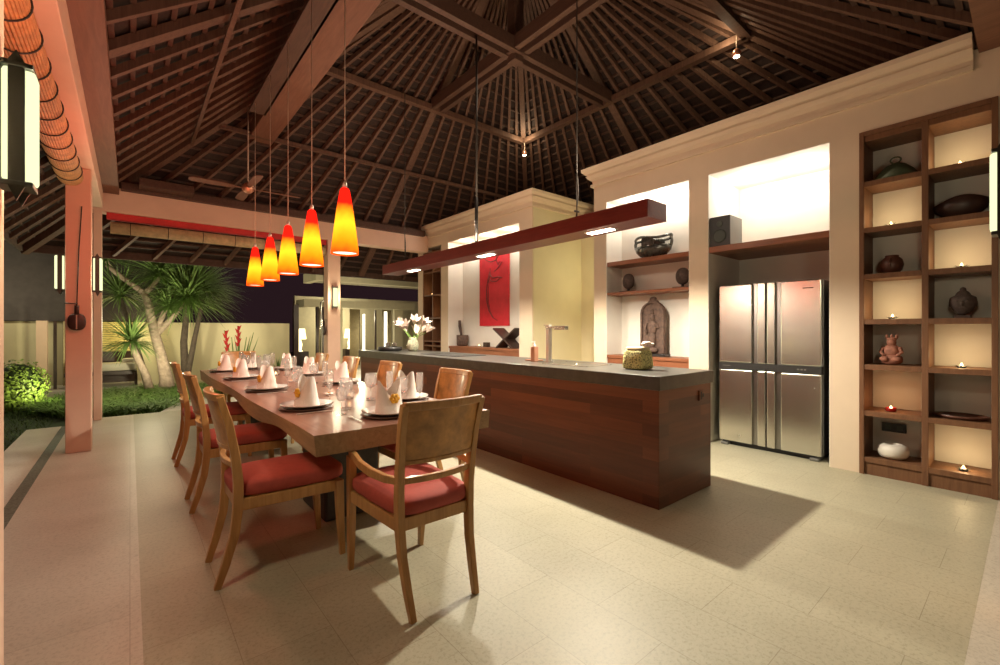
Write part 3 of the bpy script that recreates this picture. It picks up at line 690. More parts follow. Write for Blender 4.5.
# vase of lilies
t = thing('flower_vase', 'round crackled glass vase of white pink lilies on the far counter', 'vase', (3.42, 6.25, .951))
f = MB(); f.lathe([(.06, 0), (.085, .03), (.095, .09), (.075, .16), (.055, .19), (.065, .21), (.06, .21), (.05, .18), (.085, .09), (.07, .03), (0, .02)], 24)
f.build('vase_body', plain('crackled_glass', (.62, .64, .46), .15, var=.5, scale=45, coat=.5), t)
f = MB(); random.seed(3); tips = []
for k in range(11):
    a = 2*math.pi*k/11+random.uniform(-.3, .3); rr = random.uniform(.08, .22); zz = random.uniform(.28, .46)-rr*.3
    tip = (rr*math.cos(a), rr*math.sin(a), zz); tips.append((tip, a)); f.tube([(0, 0, .1), (rr*.35*math.cos(a), rr*.35*math.sin(a), .22), tip], [.004, .004, .003], 5)
f.build('stem', M_leaf2, t)
for tip, a in tips:
    f = MB(); T = Vector(tip); d = Vector((math.cos(a)*.6, math.sin(a)*.6, .8)).normalized(); o1 = d.orthogonal().normalized(); o2 = d.cross(o1)
    for k in range(6):
        b = 2*math.pi*k/6; s1 = o1*math.cos(b)+o2*math.sin(b); s2 = d.cross(s1)
        P = [T, T+d*.06+s1*.026-s2*.028, T+d*.06+s1*.026+s2*.028, T+d*.12+s1*.06-s2*.026, T+d*.12+s1*.06+s2*.026, T+d*.15+s1*.10]
        f.add(P, [(0,1,2),(1,3,4,2),(3,5,4)], 0, True)
    f.build('lily_bloom', M_petal, t, fixn=False)
# tray with glasses
t = thing('glass_tray', 'round dark tray on the far end of the counter', 'tray', (3.18, 6.55, .951))
f = MB(); f.lathe([(.17, 0), (.185, .01), (.19, .06), (.18, .06), (.175, .02), (0, .015)], 28); f.build('tray_body', M_black, t)
def tumbler(x, y, z, label):
    t = thing('tumbler', label, 'glass', (x, y, z), 0, 'tumblers on the dark tray')
    f = MB(); f.lathe([(0, .004), (.03, .004), (.036, .11), (.034, .11), (.028, .012), (0, .012)], 18, caps=False); f.build('glass_body', M_glass, t)
for k, (x, y) in enumerate(((3.12, 6.52), (3.20, 6.47), (3.26, 6.55), (3.17, 6.62))):
    tumbler(x, y, .967, 'clear upturned tumbler standing in the dark round tray on the counter')

# ------------------------------------------------------------------ hanging light bar
hb = thing('hanging_light_bar', 'long red lit dark timber light bar hung above the kitchen island', 'lamp', (0, 0, 0))
f = MB(); f.box(3.22, 3.51, 2.0, 6.92, 2.2, 2.347); bo = f.build('bar_body', M_barw, hb, bev=.003)
for y in (2.57, 4.3, 6.1):
    f = MB()
    f.box(3.30, 3.41, y-.15, y+.15, 2.193, 2.2); g_ = f.build('downlight_recess', M_silver, hb)
    f = MB(); f.box(3.315, 3.395, y-.13, y+.13, 2.188, 2.193); f.build('downlight_glow', M_spot, g_)
for y in (3.1, 3.75, 4.2, 5.9):
    f = MB(); f.lathe([(.035, 2.347), (.035, 2.362), (.028, 2.362)], 16, c=(3.30, y, 0)); g_ = f.build('uplight_ring', M_silver, hb)
    f = MB(); f.lathe([(.026, 2.3625), (.026, 2.364), (0, 2.364)], 16, c=(3.30, y, 0)); f.build('uplight_glow', M_spot, g_)
for y, zt, rr in ((2.86, 5.05, .006), (4.5, 5.0, .013), (6.4, 5.1, .006)):
    f = MB(); zt = min(zt, zr(max(abs(3.36-CX), abs(y-CY)))-.12)
    f.tube([(3.36, y, 2.347), (3.36, y, zt)], rr, 8); hg = f.build('hanger_rod', M_cable, hb)
    if y == 4.5:
        f = MB(); f.tube([(3.36, y, 2.36), (3.36, y, 2.95)], .022, 10); f.build('rod_sleeve', M_black, hg)
    else:
        f = MB(); f.tube([(3.36+.012*math.sin(9*q), y+.014*math.cos(9*q), 2.36+q) for q in [i*.03 for i in range(16)]], .005, 6); f.tube([(3.36, y-.03, 2.43), (3.36, y+.03, 2.45)], .01, 6); f.build('cable_knot', M_cable, hg)

# ------------------------------------------------------------------ pendants
pend = [3.31, 4.10, 4.87, 5.62, 6.42]
PX_ = 1.24
pl = ['nearest and largest', 'second nearest', 'middle', 'second farthest', 'farthest']
proto = thing('pendant_lamp', 'x', 'lamp', (PX_, pend[0], 1.85), 0, 'red orange cone pendants over the dining table')
f = MB(); f.lathe([(.100, 0), (.097, .05), (.082, .17), (.062, .32), (.044, .43), (.036, .475), (.028, .49), (.022, .495)], 32, caps=False)
f.lathe([(.022, .495), (.0, .497)], 32, caps=False); f.build('glass_shade', M_shade, proto)
f = MB(); f.lathe([(0, .012), (.088, .012)], 32, caps=False); f.build('diffuser', emit('pendant_bottom_glow', (1.0, .80, .62), 2.2), proto)
f = MB(); f.lathe([(.016, .495), (.016, .53), (.006, .545), (.0, .545)], 14); f.build('cap', M_silver, proto)
f = MB(); f.tube([(0, 0, .53), (0, 0, 2.35)], .0035, 6); f.build('cord', M_cablel, proto)
for i, y in enumerate(pend):
    lab = pl[i]+' red and orange cone pendant lamp above the dining table'
    if i == 0: proto['label'] = lab
    else: dup(proto, (PX_, y, 1.85), 0, lab)
# pendants' cords end on a slim carrier under the tie beam
cr = MB(); cr.box(PX_-.02, 1.42, 3.1, 6.7, 4.2, 4.24); struct(cr.build('trim_21', M_beam), 'slim timber carrier for the pendant cords', 'beam')

# small hanging spot lamps
def spotlamp(loc, label, up):
    t = thing('spot_lamp', label, 'lamp', loc, 0, 'small spot lamps hung in the roof')
    f = MB(); f.lathe([(.0, -.04), (.045, -.035), (.055, 0), (.03, .045), (.012, .06), (0, .06)], 18); f.build('lamp_head', M_copper, t)
    f = MB(); f.lathe([(.038, -.043), (0, -.043)], 18, caps=False); f.build('lamp_glow', M_spot, t)
    f = MB(); f.tube([(0, 0, .05), (0, 0, up)], .007, 6); f.build('stem', M_cablel, t)
fan = thing('ceiling_fan', 'brown four bladed ceiling fan hanging on a thin rod beyond the wide tie beam', 'fan', (1.30, 7.2, 3.31))
f = MB(); f.lathe([(0, -.07), (.04, -.065), (.075, -.03), (.08, .02), (.05, .06), (.02, .085), (0, .085)], 24); f.build('motor_hub', M_copper, fan)
f = MB(); f.tube([(0, 0, .08), (0, 0, 1.16)], .010, 8); f.build('rod', M_cablel, fan)
for k in range(4):
    a = math.pi/2*k; c_, s_ = math.cos(a), math.sin(a)
    f = MB(); pts = [(c_*q, s_*q, -.005) for q in (.07, .16, .22, .45, .66, .70)]
    f.sweep(pts, [.03, .035, .10, .125, .12, .07], .010, side=(-s_, c_, .18)); f.build('blade', M_platew, fan)
spotlamp((6.0, 6.45, 4.78), 'small bright spot lamp at the far corner of the roof frame', .28)
spotlamp((5.93, 2.42, 4.80), 'small bright spot lamp at the right corner of the roof frame', .28)

# ------------------------------------------------------------------ wall lanterns
ln = thing('wall_lantern', 'x', 'lantern', (0, 0, 0), 0, 'glowing wall lanterns on the posts')
f = MB(); f.box(-.04, .04, .010, .085, -.175, .175); f.build('glass_tube', M_glow, ln, bev=.012)
f = MB(); f.box(-.035, .035, 0, .010, -.185, .185); f.build('back_plate', M_dark, ln)
for s2 in (-1, 1):
    f = MB(); x0, x1 = sorted((s2*.041, s2*.048)); f.prism([(.026, -.19), (.044, -.235), (.062, -.19), (.062, .19), (.044, .225), (.026, .19)], x0, x1, plane='yz'); f.build('side_plate', M_dark, ln)
for z in (-.190, .174):
    f = MB(); f.box(-.05, .05, 0, .08, z, z+.016); f.build('end_cap', M_dark, ln, bev=.003)
LN = [((-.315, 6.5, 1.88), R(-90), 'glowing lantern on the garden inner side of the pink lit post'),
      ((-.515, 6.5, 1.88), R(90), 'glowing lantern on the outer left side of the pink lit post'),
      ((-.310, 2.03, 1.91), R(-90), 'large glowing lantern on the nearest left post'),
      ((2.98, 8.499, 1.90), R(180), 'glowing lantern on the post under the far beam'),
      ((2.97, .041, 1.89), 0, 'glowing lantern at the right edge of the photo')]
for i, (lc, rz, lab) in enumerate(LN):
    o = ln if i == 0 else dup(ln, lc, rz, lab)
    o.location = lc; o.rotation_euler = (0, 0, rz); o['label'] = lab

# wooden bell on post, cord
def bell(loc, label, rz=0, s=1):
    t = thing('wooden_bell', label, 'bell', loc, rz); t.scale = (s, s, s)
    f = MB(); f.sell((0, 0, 0), (.085, .03, .105), .8, .9, 20, 12); f.build('bell_body', M_darkw, t)
    f = MB(); f.box(-.006, .006, -.033, -.026, -.09, .085); f.build('pale_slit', M_cablel, t)
    f = MB(); f.tube([(0, 0, .1), (0, 0, .2)], .022, 8); f.build('neck', M_darkw, t)
    f = MB(); f.tube([(-.11, -.01, .225), (.01, -.01, .22)], .007, 6); f.build('crossbar', M_black, t)
    f = MB(); f.tube([(0, 0, .2), (.02, 0, .9), (.045, 0, 1.42)], .006, 5); f.build('cord', M_black, t)
bell((-.425, 6.368, 1.365), 'dark wooden bell hanging on the pink lit post', 0, .85)
bell((2.822, 8.60, 1.27), 'small dark bell hanging beside the far lantern post', R(90), .9)

# bamboo blinds
def blind(a, b, r, mat, label, step, ax):
    t = thing('bamboo_blind', label, 'blind', (0, 0, 0))
    a = Vector(a); b = Vector(b); L = (b-a).length; d = (b-a)/L
    f = MB(); f.tube([a, b], r, 28, sm=True)
    n = 36
    # ribs along the roll = individual canes
    o1 = d.orthogonal().normalized(); o2 = d.cross(o1)
    for k in range(n):
        an = 2*math.pi*k/n; c = (o1*math.cos(an)+o2*math.sin(an))*r; f.tube([a+c, b+c], .0085, 5)
    f.build('roll', mat, t)
    q = step/2
    while q < L:
        f = MB(); p = a+d*q; f.tube([p+(o1*math.cos(2*math.pi*k/24)+o2*math.sin(2*math.pi*k/24))*(r+.011) for k in range(25)], .005, 5); f.build('tie_cord', M_cable, t); q += step
blind((-.475, .35, 2.87), (-.475, 6.36, 2.87), .095, M_bamboo, 'rolled orange bamboo blind under the left beam', .33, 'y')
blind((-.22, 8.61, 2.775), (2.84, 8.61, 2.775), .078, M_bamboo2, 'rolled pale reed blind under the far beam', .45, 'x')
rs = MB(); rs.box(-.26, 2.85, 8.54, 8.64, 2.885, 2.978); tag(rs.build('red_band', plain('band_red', (.60, .03, .03), .6), bev=.006), 'red band above the pale reed blind', 'blind')  # plain red band between the far beam and the blind

# ------------------------------------------------------------------ table
tbm = thing('dining_table', 'long thick wooden slab dining table set for ten', 'table', (0, 0, 0))
TX0, TX1, TY0, TY1 = .69, 1.79, 2.26, 6.92
f = MB(); n = 60; v = []
rnd = random.Random(5)
def edge(k, side):
    y = TY0+(TY1-TY0)*k/n
    und = .645-.008*math.sin(y*2.1+side)+(.035*math.exp(-((y-3.0)/.35)**2)+.04*math.exp(-((y-4.6)/.5)**2))
    x = (TX0 if side == 0 else TX1)+.008*math.sin(y*3+side*2)
    return x, y, min(und, .70)
for k in range(n+1):
    x0, y, u0 = edge(k, 0); x1, _, u1 = edge(k, 1)
    v += [(x0, y, .76), (x1, y, .76), (x1-.01, y, u1), (x0+.01, y, u0)]
fs = []
for k in range(n):
    a = 4*k; b = a+4
    fs += [(a, a+1, b+1, b)]
f.add(v, fs, 0)
fs = []
for k in range(n):
    a = 4*k; b = a+4
    fs += [(a+1, a+2, b+2, b+1), (a+2, a+3, b+3, b+2), (a+3, a, b, b+3)]
fs += [(0, 3, 2, 1), (4*n, 4*n+1, 4*n+2, 4*n+3)]
f.add(v, fs, 1)
f.build('table_top', [M_table, M_tedge], tbm, fixn=True)
for y in (3.25, 5.9):
    f = MB(); f.box(.99, 1.37, y-.25, y+.25, 0, .63); f.build('pedestal', M_ped, tbm, bev=.02)

# ------------------------------------------------------------------ chairs
def make_chair(label, arms, group):
    t = thing('dining_chair', label, 'chair', (0, 0, 0), 0, group)
    for s2 in (-1, 1):
        f = MB(); f.sweep([(s2*.180, -.315, 0), (s2*.188, -.278, .12), (s2*.196, -.242, .26), (s2*.202, -.228, .40), (s2*.205, -.228, .52), (s2*.209, -.242, .66), (s2*.215, -.270, .82), (s2*.222, -.31, .955)],
                          [.030, .034, .036, .038, .038, .036, .034, .032], [.032, .038, .042, .046, .044, .04, .036, .030])
        f.build('rear_leg', M_chair, t, bev=.004)
        f = MB(); zt = .615 if arms else .43
        f.sweep([(s2*.225, .29, 0), (s2*.228, .275, .25), (s2*.23, .268, zt)], [.028, .040, .044], [.030, .042, .046]); f.build('front_leg', M_chair, t, bev=.004)
    f = MB()
    f.bar((-.20, -.222, .402), (.20, -.222, .402), .03, .06); f.bar((-.225, .268, .402), (.225, .268, .402), .03, .06)
    for s2 in (-1, 1): f.bar((s2*.203, -.215, .402), (s2*.228, .265, .402), .03, .06)
    f.add([(-.19, -.21, .415), (.19, -.21, .415), (.215, .26, .415), (-.215, .26, .415)], [(0,1,2,3)])
    f.build('seat_frame', M_chair, t, bev=.004)
    def cf(p):
        x, y, z = p; k = .90+.10*(y/.27+1)/2*1.1
        return (x*k, y, z+.012*(1-(x/.24)**2)*(1-(y/.28)**2) if z > 0 else z)
    f = MB(); f.sell((0, .035, .47), (.245, .285 if not arms else .29, .045), .42, .38, 40, 14, fn=cf)
    if arms: f.v = [(x, y, z) for x, y, z in f.v]
    f.build('seat_cushion', M_cush, t)
    # curved back panel
    def back(z0, z1, th, inset, nz=4, yo=0):
        g = MB(); nx = 12; vv = []
        for j in range(nz+1):
            z = z0+(z1-z0)*j/nz
            yb = -.228-.0*(z)-max(0, z-.6)*.21
            for i in range(nx+1):
                u = -1+2*i/nx; x = u*inset; y = yb-.032*(1-u*u)+yo; vv.append((x, y+th/2, z))
        for j in range(nz+1):
            z = z0+(z1-z0)*j/nz; yb = -.228-max(0, z-.6)*.21
            for i in range(nx+1):
                u = -1+2*i/nx; x = u*inset; y = yb-.032*(1-u*u)+yo; vv.append((x, y-th/2, z))
        W = nx+1; O = (nz+1)*W; fs = []
        for j in range(nz):
            for i in range(nx):
                a = j*W+i; fs += [(a, a+1, a+W+1, a+W), (O+a, O+a+W, O+a+W+1, O+a+1)]
        for i in range(nx): fs += [(i, O+i, O+i+1, i+1), (nz*W+i, nz*W+i+1, O+nz*W+i+1, O+nz*W+i)]
        for j in range(nz): fs += [(j*W, (j+1)*W, O+(j+1)*W, O+j*W), (j*W+nx, O+j*W+nx, O+(j+1)*W+nx, (j+1)*W+nx)]
        return g.add(vv, fs, 0, False)
    back(.695, .925, .018, .203).build('back_panel', M_burl, t)
    back(.925, .965, .034, .222, 1).build('top_rail', M_chair, t, bev=.006)
    back(.675, .697, .026, .205, 1).build('lower_rail', M_chair, t, bev=.004)
    back(.585, .615, .026, .205, 1).build('cross_rail', M_chair, t, bev=.004)
    if arms:
        for s2 in (-1, 1):
            f = MB(); f.sweep([(s2*.205, -.235, .602), (s2*.245, -.17, .607), (s2*.265, -.05, .612), (s2*.262, .08, .618), (s2*.245, .19, .63), (s2*.232, .275, .625)], [.030, .036, .04, .04, .04, .046], .026, side=(0, 0, 1))
            f.v = [(x, y, z) for x, y, z in f.v]; f.build('armrest', M_chair, t, bev=.004)
    return t
G1 = 'wooden dining chairs along the garden side of the table'
G2 = 'wooden dining chairs along the kitchen side of the table'
arm = make_chair('wooden armchair with red cushion at the near head of the table, back to the camera', True, 'armchairs at the table ends')
arm.location = (1.12, 2.05, 0); arm.scale = (.94, 1, 1); 
dup(arm, (1.24, 7.22, 0), R(180), 'wooden armchair with orange lit back at the far head of the table')
ch = make_chair('x', False, G1)
LY = [2.745, 3.93, 5.30]; RY = [2.97, 4.12, 5.15, 6.17]
nm = ['nearest', 'second nearest', 'third nearest', 'farthest']
nml = ['nearest', 'middle', 'farthest']
for i, y in enumerate(LY):
    lab = nml[i]+' wooden chair with red cushion on the garden side of the table'
    if i == 0: ch.scale = (.93, 1, 1); ch.location = (.645, y, 0); ch.rotation_euler = (0, 0, R(-90)); ch['label'] = lab
    else: dup(ch, (.645, y, 0), R(-90), lab)
for i, y in enumerate(RY):
    dup(ch, (1.70, y, 0), R(90), nm[i]+' wooden chair with orange lit back on the kitchen side of the table', G2)

# ------------------------------------------------------------------ place settings
def mk_charger():
    t = thing('charger_plate', 'x', 'plate', (0, 0, 0)); f = MB(); f.lathe([(.13, 0), (.160, .004), (.168, .009), (.166, .012), (.12, .009), (0, .008)], 36); f.build('plate_body', M_charger, t); return t
def mk_plate():
    t = thing('dinner_plate', 'x', 'plate', (0, 0, 0)); f = MB(); f.lathe([(.08, 0), (.11, .004), (.160, .020), (.163, .025), (.11, .010), (.095, .007), (0, .006)], 40); f.build('plate_body', M_plate, t); return t
def mk_napkin():
    t = thing('folded_napkin', 'x', 'napkin', (0, 0, 0))
    n = 48; vv = []; fs = []; rows = 8
    for j in range(rows+1):
        for k in range(n+1):
            a = 2*math.pi*k/n
            pk = abs(math.cos(a))**1.5
            hgt = .085+.115*pk+(.03 if math.sin(a) > 0 else 0)*(1-pk)
            q = j/rows; z = hgt*q; rx = .084*(1-.12*q); ry = .082*(1-.42*q)
            vv.append((rx*math.cos(a), ry*math.sin(a), z))
    for j in range(rows):
        for k in range(n): a = j*(n+1)+k; fs.append((a, a+1, a+n+2, a+n+1))
    f = MB(); f.add(vv, fs, 0, True); f.build('folded_cloth', M_linen, t, fixn=False)
    f = MB(); f.sweep([(-.066, -.045, .03), (0, -.081, .025), (.066, -.045, .03)], .045, .004, side=(0, 0, 1)); f.build('front_fold', M_linen, t)
    f = MB()
    for k in range(6):
        a = 2*math.pi*k/6; f.sell((.020*math.cos(a), -.062, .088+.018*math.sin(a)), (.017, .010, .014), 1, 1, 10, 6)
    f.sell((0, -.068, .088), (.010, .01, .010), 1, 1, 8, 6); f.build('flower', M_orange, t); return t
def mk_fork():
    t = thing('fork', 'x', 'cutlery', (0, 0, 0)); f = MB(); f.sweep([(0, -.10, .003), (0, 0, .004), (0, .045, .005)], [.013, .007, .009], .003); f.build('handle', M_silver, t)
    f = MB(); f.sweep([(0, .045, .005), (0, .06, .004)], [.010, .024], .003)
    for x in (-.010, -.0034, .0034, .010): f.sweep([(x, .058, .004), (x, .10, .005)], .0035, .0025)
    f.build('tines', M_silver, t); return t
def mk_knife():
    t = thing('knife', 'x', 'cutlery', (0, 0, 0)); f = MB(); f.sweep([(0, -.11, .003), (0, .0, .004)], [.014, .012], .005); f.build('handle', M_silver, t)
    f = MB(); f.sweep([(0, 0, .004), (.001, .09, .004), (-.003, .12, .004)], [.016, .017, .004], .0025); f.build('blade', M_silver, t); return t
def mk_glass(name, label, prof_b, stem, foot):
    t = thing(name, label, 'glass', (0, 0, 0)); f = MB(); f.lathe(prof_b, 20, caps=False); f.build('bowl', M_glass, t)
    f = MB(); f.lathe([(foot, 0), (foot, .002), (.006, .006), (.004, .02), (.004, stem), (.010, stem+.006)], 16); f.build('stem', M_glass, t); return t
P_ch, P_pl, P_np, P_fk, P_kn = mk_charger(), mk_plate(), mk_napkin(), mk_fork(), mk_knife()
P_w = mk_glass('wine_glass', 'x', [(.006, .09), (.03, .10), (.044, .13), (.046, .155), (.038, .20), (.036, .20), (.044, .155), (.04, .128), (.028, .104), (.004, .094)], .09, .036)
P_s = mk_glass('white_wine_glass', 'x', [(.006, .08), (.025, .088), (.034, .115), (.034, .135), (.028, .17), (.0265, .17), (.032, .135), (.032, .115), (.022, .092), (.004, .084)], .08, .032)
P_f = mk_glass('champagne_flute', 'x', [(.005, .09), (.018, .11), (.024, .15), (.025, .19), (.022, .235), (.0205, .235), (.0235, .19), (.022, .15), (.016, .112), (.003, .095)], .09, .031)
seats = []
PY_L = [3.10, 4.22, 5.38, 6.42]; PY_R = [2.98, 4.30, 5.30, 6.25]
ordn = ['nearest', 'second', 'third', 'farthest']
for i, y in enumerate(PY_L): seats.append((.905, y, R(-90), ordn[i]+' place on the garden side of the table'))
for i, y in enumerate(PY_R): seats.append((1.575, y, R(90), ordn[i]+' place on the kitchen side of the table'))
seats.append((1.22, 2.53, 0, 'near head place of the table')); seats.append((1.22, 6.66, R(180), 'far head place of the table'))
used = set()
def inst(P, x, y, z, rz, label, group):
    if id(P) not in used: used.add(id(P)); P.location = (x, y, z); P.rotation_euler = (0, 0, rz); P['label'] = label; P['group'] = group; return P
    return dup(P, (x, y, z), rz, label, group)
ZTOP = .761
for (x, y, rz, d) in seats:
    c_, s_ = math.cos(rz), math.sin(rz)
    def L(u, v): return (x+c_*u-s_*v, y+s_*u+c_*v)
    inst(P_ch, x, y, ZTOP, rz, 'dark round charger plate, '+d, 'charger plates on the dining table')
    inst(P_pl, x, y, ZTOP+.0105, rz, 'white dinner plate at the '+d, 'white dinner plates on the dining table')
    inst(P_np, x, y, ZTOP+.0175, rz+R(8), 'white napkin with orange flower, '+d, 'folded napkins on the dining table')
    a = L(-.215, -.01); inst(P_fk, a[0], a[1], ZTOP, rz, 'silver fork at the '+d, 'forks on the dining table')
    a = L(.215, -.01); inst(P_kn, a[0], a[1], ZTOP, rz, 'silver knife at the '+d, 'knives on the dining table')
    if 'far head' in d: pw, ps, pf = (.08, .20), (-.06, .24), (.02, .30)
    elif 'head' in d: pw, ps, pf = (.19, .20), (-.22, .19), (.27, .10)
    else: pw, ps, pf = (.16, .205), (.245, .17), (-.14, .20)
    a = L(*pw); inst(P_w, a[0], a[1], ZTOP, rz, 'large stemmed wine glass at the '+d, 'wine glasses on the dining table')
    a = L(*ps); inst(P_s, a[0], a[1], ZTOP, rz, 'small stemmed wine glass at the '+d, 'wine glasses on the dining table')
    a = L(*pf); inst(P_f, a[0], a[1], ZTOP, rz, 'tall narrow flute glass at the '+d, 'flute glasses on the dining table')
# table centre: frangipani flowers and glass tea cups
def frang(x, y, label):
    t = thing('frangipani_bloom', label, 'flower', (x, y, ZTOP), 0, 'frangipani blooms along the table centre')
    f = MB()
    for k in range(5):
        a = 2*math.pi*k/5; f.sell((.022*math.cos(a), .022*math.sin(a), .012), (.020, .020, .007), 1, 1, 10, 6)
    f.build('petals', M_petal, t); f = MB(); f.sell((0, 0, .018), (.009, .009, .006), 1, 1, 8, 6); f.build('centre', M_orange, t)
for i, y in enumerate((3.6, 4.75, 5.85)):
    frang(1.22+.02*i, y, ('nearest', 'middle', 'farthest')[i]+' white frangipani bloom lying along the table centre')
def cup(x, y, label):
    t = thing('candle_glass', label, 'candle', (x, y, ZTOP), 0, 'glass candle cups along the table centre')
    f = MB(); f.lathe([(.0, .002), (.03, .002), (.042, .03), (.04, .065), (.038, .065), (.04, .03), (.028, .006), (0, .006)], 20, caps=False); f.build('glass_cup', M_glass, t)
    f = MB(); f.lathe([(.02, .006), (.02, .022), (0, .022)], 14); f.build('wax', M_white, t)
    f = MB(); f.lathe([(.001, .022), (.006, .03), (.0005, .05)], 8); f.build('flame', M_flame, t)
for i, y in enumerate((3.3, 4.4, 5.5)):
    cup(1.27, y, ('nearest', 'middle', 'farthest')[i]+' glass candle cup along the table centre')

def leafblade(f, base, d, L, w, droop, seg=4):
    base = Vector(base); d = Vector(d).normalized(); sd = d.cross(Vector((0, 0, 1)))
    if sd.length < .01: sd = Vector((1, 0, 0))
    sd.normalize(); vv = []; p = base.copy(); dd = d.copy()
    for i in range(seg+1):
        q = i/seg; ww = w*(1-q**1.6)*(.6+.4*min(1, q*3)) if i < seg else 0.0008
        vv += [p-sd*ww/2, p+sd*ww/2]; dd = (dd+Vector((0, 0, -droop/seg))).normalized(); p = p+dd*L/seg
    f.add(vv, [(2*i, 2*i+1, 2*i+3, 2*i+2) for i in range(seg)], 0, False)
# ------------------------------------------------------------------ garden
gw = MB(); gw.box(-9, 3.6, 14.0, 14.2, -.13, 1.47); struct(gw.build('wall_garden', M_cream), 'cream garden boundary wall behind the trees', 'wall')
nb = thing('neighbour_building', 'dark windowless roof mass above the garden wall', 'building', (0, 0, 0))
f = MB(); f.add([(-9, 13.9, 1.48), (.75, 13.9, 1.48), (.75, 14.3, 3.4), (-9, 14.3, 3.4), (-9, 19, 1.48), (.75, 19, 1.48), (.75, 19, 4.9), (-9, 19, 4.9), (.75, 14.6, 4.9), (-9, 14.6, 4.9)],
      [(0,1,2,3),(3,2,8,9),(9,8,6,7),(5,4,7,6),(1,5,6,8,2),(4,0,3,9,7),(0,4,5,1)]); f.build('roof', M_outroof, nb)
# lounge pavilion
pv = thing('garden_lounge', 'small open lounge with slatted stone wall and daybed beyond the lawn', 'building', (0, 0, 0))
f = MB(); f.prism([(-2.2, 12.5), (.25, 12.5), (.25, 13.9), (-2.2, 13.9)], -.125, .05); f.build('platform', M_border, pv)
f = MB(); f.box(-.78, .10, 13.86, 13.93, .78, 1.47); f.build('slatted_wall', M_slat, pv)
f = MB(); f.box(-1.15, .10, 13.84, 13.95, .05, .78); f.box(-1.15, -.78, 13.84, 13.95, .78, 1.47); f.build('panel_and_dark_opening', M_darkw, pv)  # upper box is a dark sheet in place of the shaded opening
f = MB(); f.box(-1.46, -1.3, 12.9, 13.05, .05, 1.47); f.build('pillar', M_post, pv)
f = MB(); f.box(-1.22, -1.17, 13.0, 13.05, .05, 1.47); f.build('door_jamb', M_darkw, pv)
f = MB()
f.add([(-1.12+.03*k, 13.55+.035*(k % 2), z) for z in (.06, 1.47) for k in range(17)], [(k, k+1, k+18, k+17) for k in range(16)], 0, True); f.build('drape', M_curtain, pv, solid=.01)
db = thing('daybed', 'dark wooden daybed with white mattress in the garden lounge', 'bed', (-.3, 13.15, .05))
f = MB()
f.box(-.75, .42, -.35, .35, .25, .33)
for x in (-.72, .38):
    for y in (-.32, .30): f.box(x, x+.05, y, y+.05, 0, .25)
f.build('bed_frame', M_darkw, db, bev=.004)
f = MB(); f.sell((-.165, 0, .415), (.57, .34, .085), .25, .25, 32, 10); f.build('mattress', M_mattress, db)
f = MB(); f.sell((.28, .05, .53), (.12, .2, .06), .5, .5, 20, 10); f.build('pillow', M_mattress, db)

def crown(c, r, n, up, rnd, parent, mat=M_leaf, name='leaf_crown', w=.034):
    f = MB()
    for k in range(n):
        th = rnd.uniform(0, 2*math.pi); ph = math.asin(rnd.uniform(-.35, 1)); d = Vector((math.cos(th)*math.cos(ph), math.sin(th)*math.cos(ph), math.sin(ph)+up*.2))
        leafblade(f, c, d, r*rnd.uniform(.7, 1.1), w*rnd.uniform(.7, 1.2), rnd.uniform(.3, 1.0), 5)
    return f.build(name, mat, parent, fixn=False)
rnd = random.Random(11)
t = thing('dragon_tree', 'large branching tree with pale trunk and spiky leaf crowns beside the terrace', 'tree', (0, 0, 0))
TY = 12.0
f = MB()
f.tube([(.62, TY, -.13), (.60, TY, .25), (.52, TY, .70), (.42, TY, 1.15), (.34, TY, 1.55), (.30, TY, 1.85), (.22, TY, 2.1)], [.18, .12, .10, .09, .08, .075, .06], 12)
f.tube([(.24, TY, 2.05), (.0, TY, 2.25), (-.22, TY, 2.45), (-.36, TY, 2.6)], [.06, .05, .045, .04], 10)
f.tube([(.24, TY, 2.05), (.36, TY-.05, 2.2), (.5, TY-.05, 2.42)], [.055, .05, .045], 10)
f.tube([(.45, TY, 1.2), (.75, TY+.1, 1.6), (1.0, TY+.1, 2.0)], [.06, .05, .045], 10)
f.tube([(.45, TY, 1.3), (.6, TY+.2, 1.75), (.72, TY+.2, 2.1)], [.05, .045, .04], 10)
f.tube([(-.3, TY, 2.55), (-.38, TY, 2.7), (-.40, TY, 2.85)], [.03, .03, .025], 8)
f.build('trunk', M_bark, t)
f = MB(); f.tube([(.35, TY-.1, -.13), (.25, TY-.1, .35), (.1, TY-.15, .75), (.02, TY-.15, 1.0)], [.09, .07, .06, .05], 10); f.build('side_stem', M_bark, t)
for c, r, n in (((-.38, TY, 2.75), .75, 220), ((.5, TY-.05, 2.45), 1.0, 380), ((1.05, TY+.1, 2.1), 1.15, 420), ((.72, TY+.2, 2.2), 1.0, 300), ((.02, TY-.15, 1.05), .8, 280), ((.62, TY-.1, 1.75), .65, 200),
                ((1.25, TY+.3, 2.3), 1.05, 380), ((.95, TY-.1, 1.95), 1.2, 420), ((-.15, TY+.3, 2.0), .9, 260)):
    crown(c, r, n, .6, rnd, t)
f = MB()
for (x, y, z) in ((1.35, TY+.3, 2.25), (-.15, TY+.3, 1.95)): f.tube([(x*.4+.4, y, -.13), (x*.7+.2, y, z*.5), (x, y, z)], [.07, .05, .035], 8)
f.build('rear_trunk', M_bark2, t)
f = MB(); f.tube([(1.0, TY+.5, -.13), (.95, TY+.5, 1.0), (1.02, TY+.4, 2.0)], [.09, .07, .05], 8); f.build('rear_trunk', M_bark2, t)
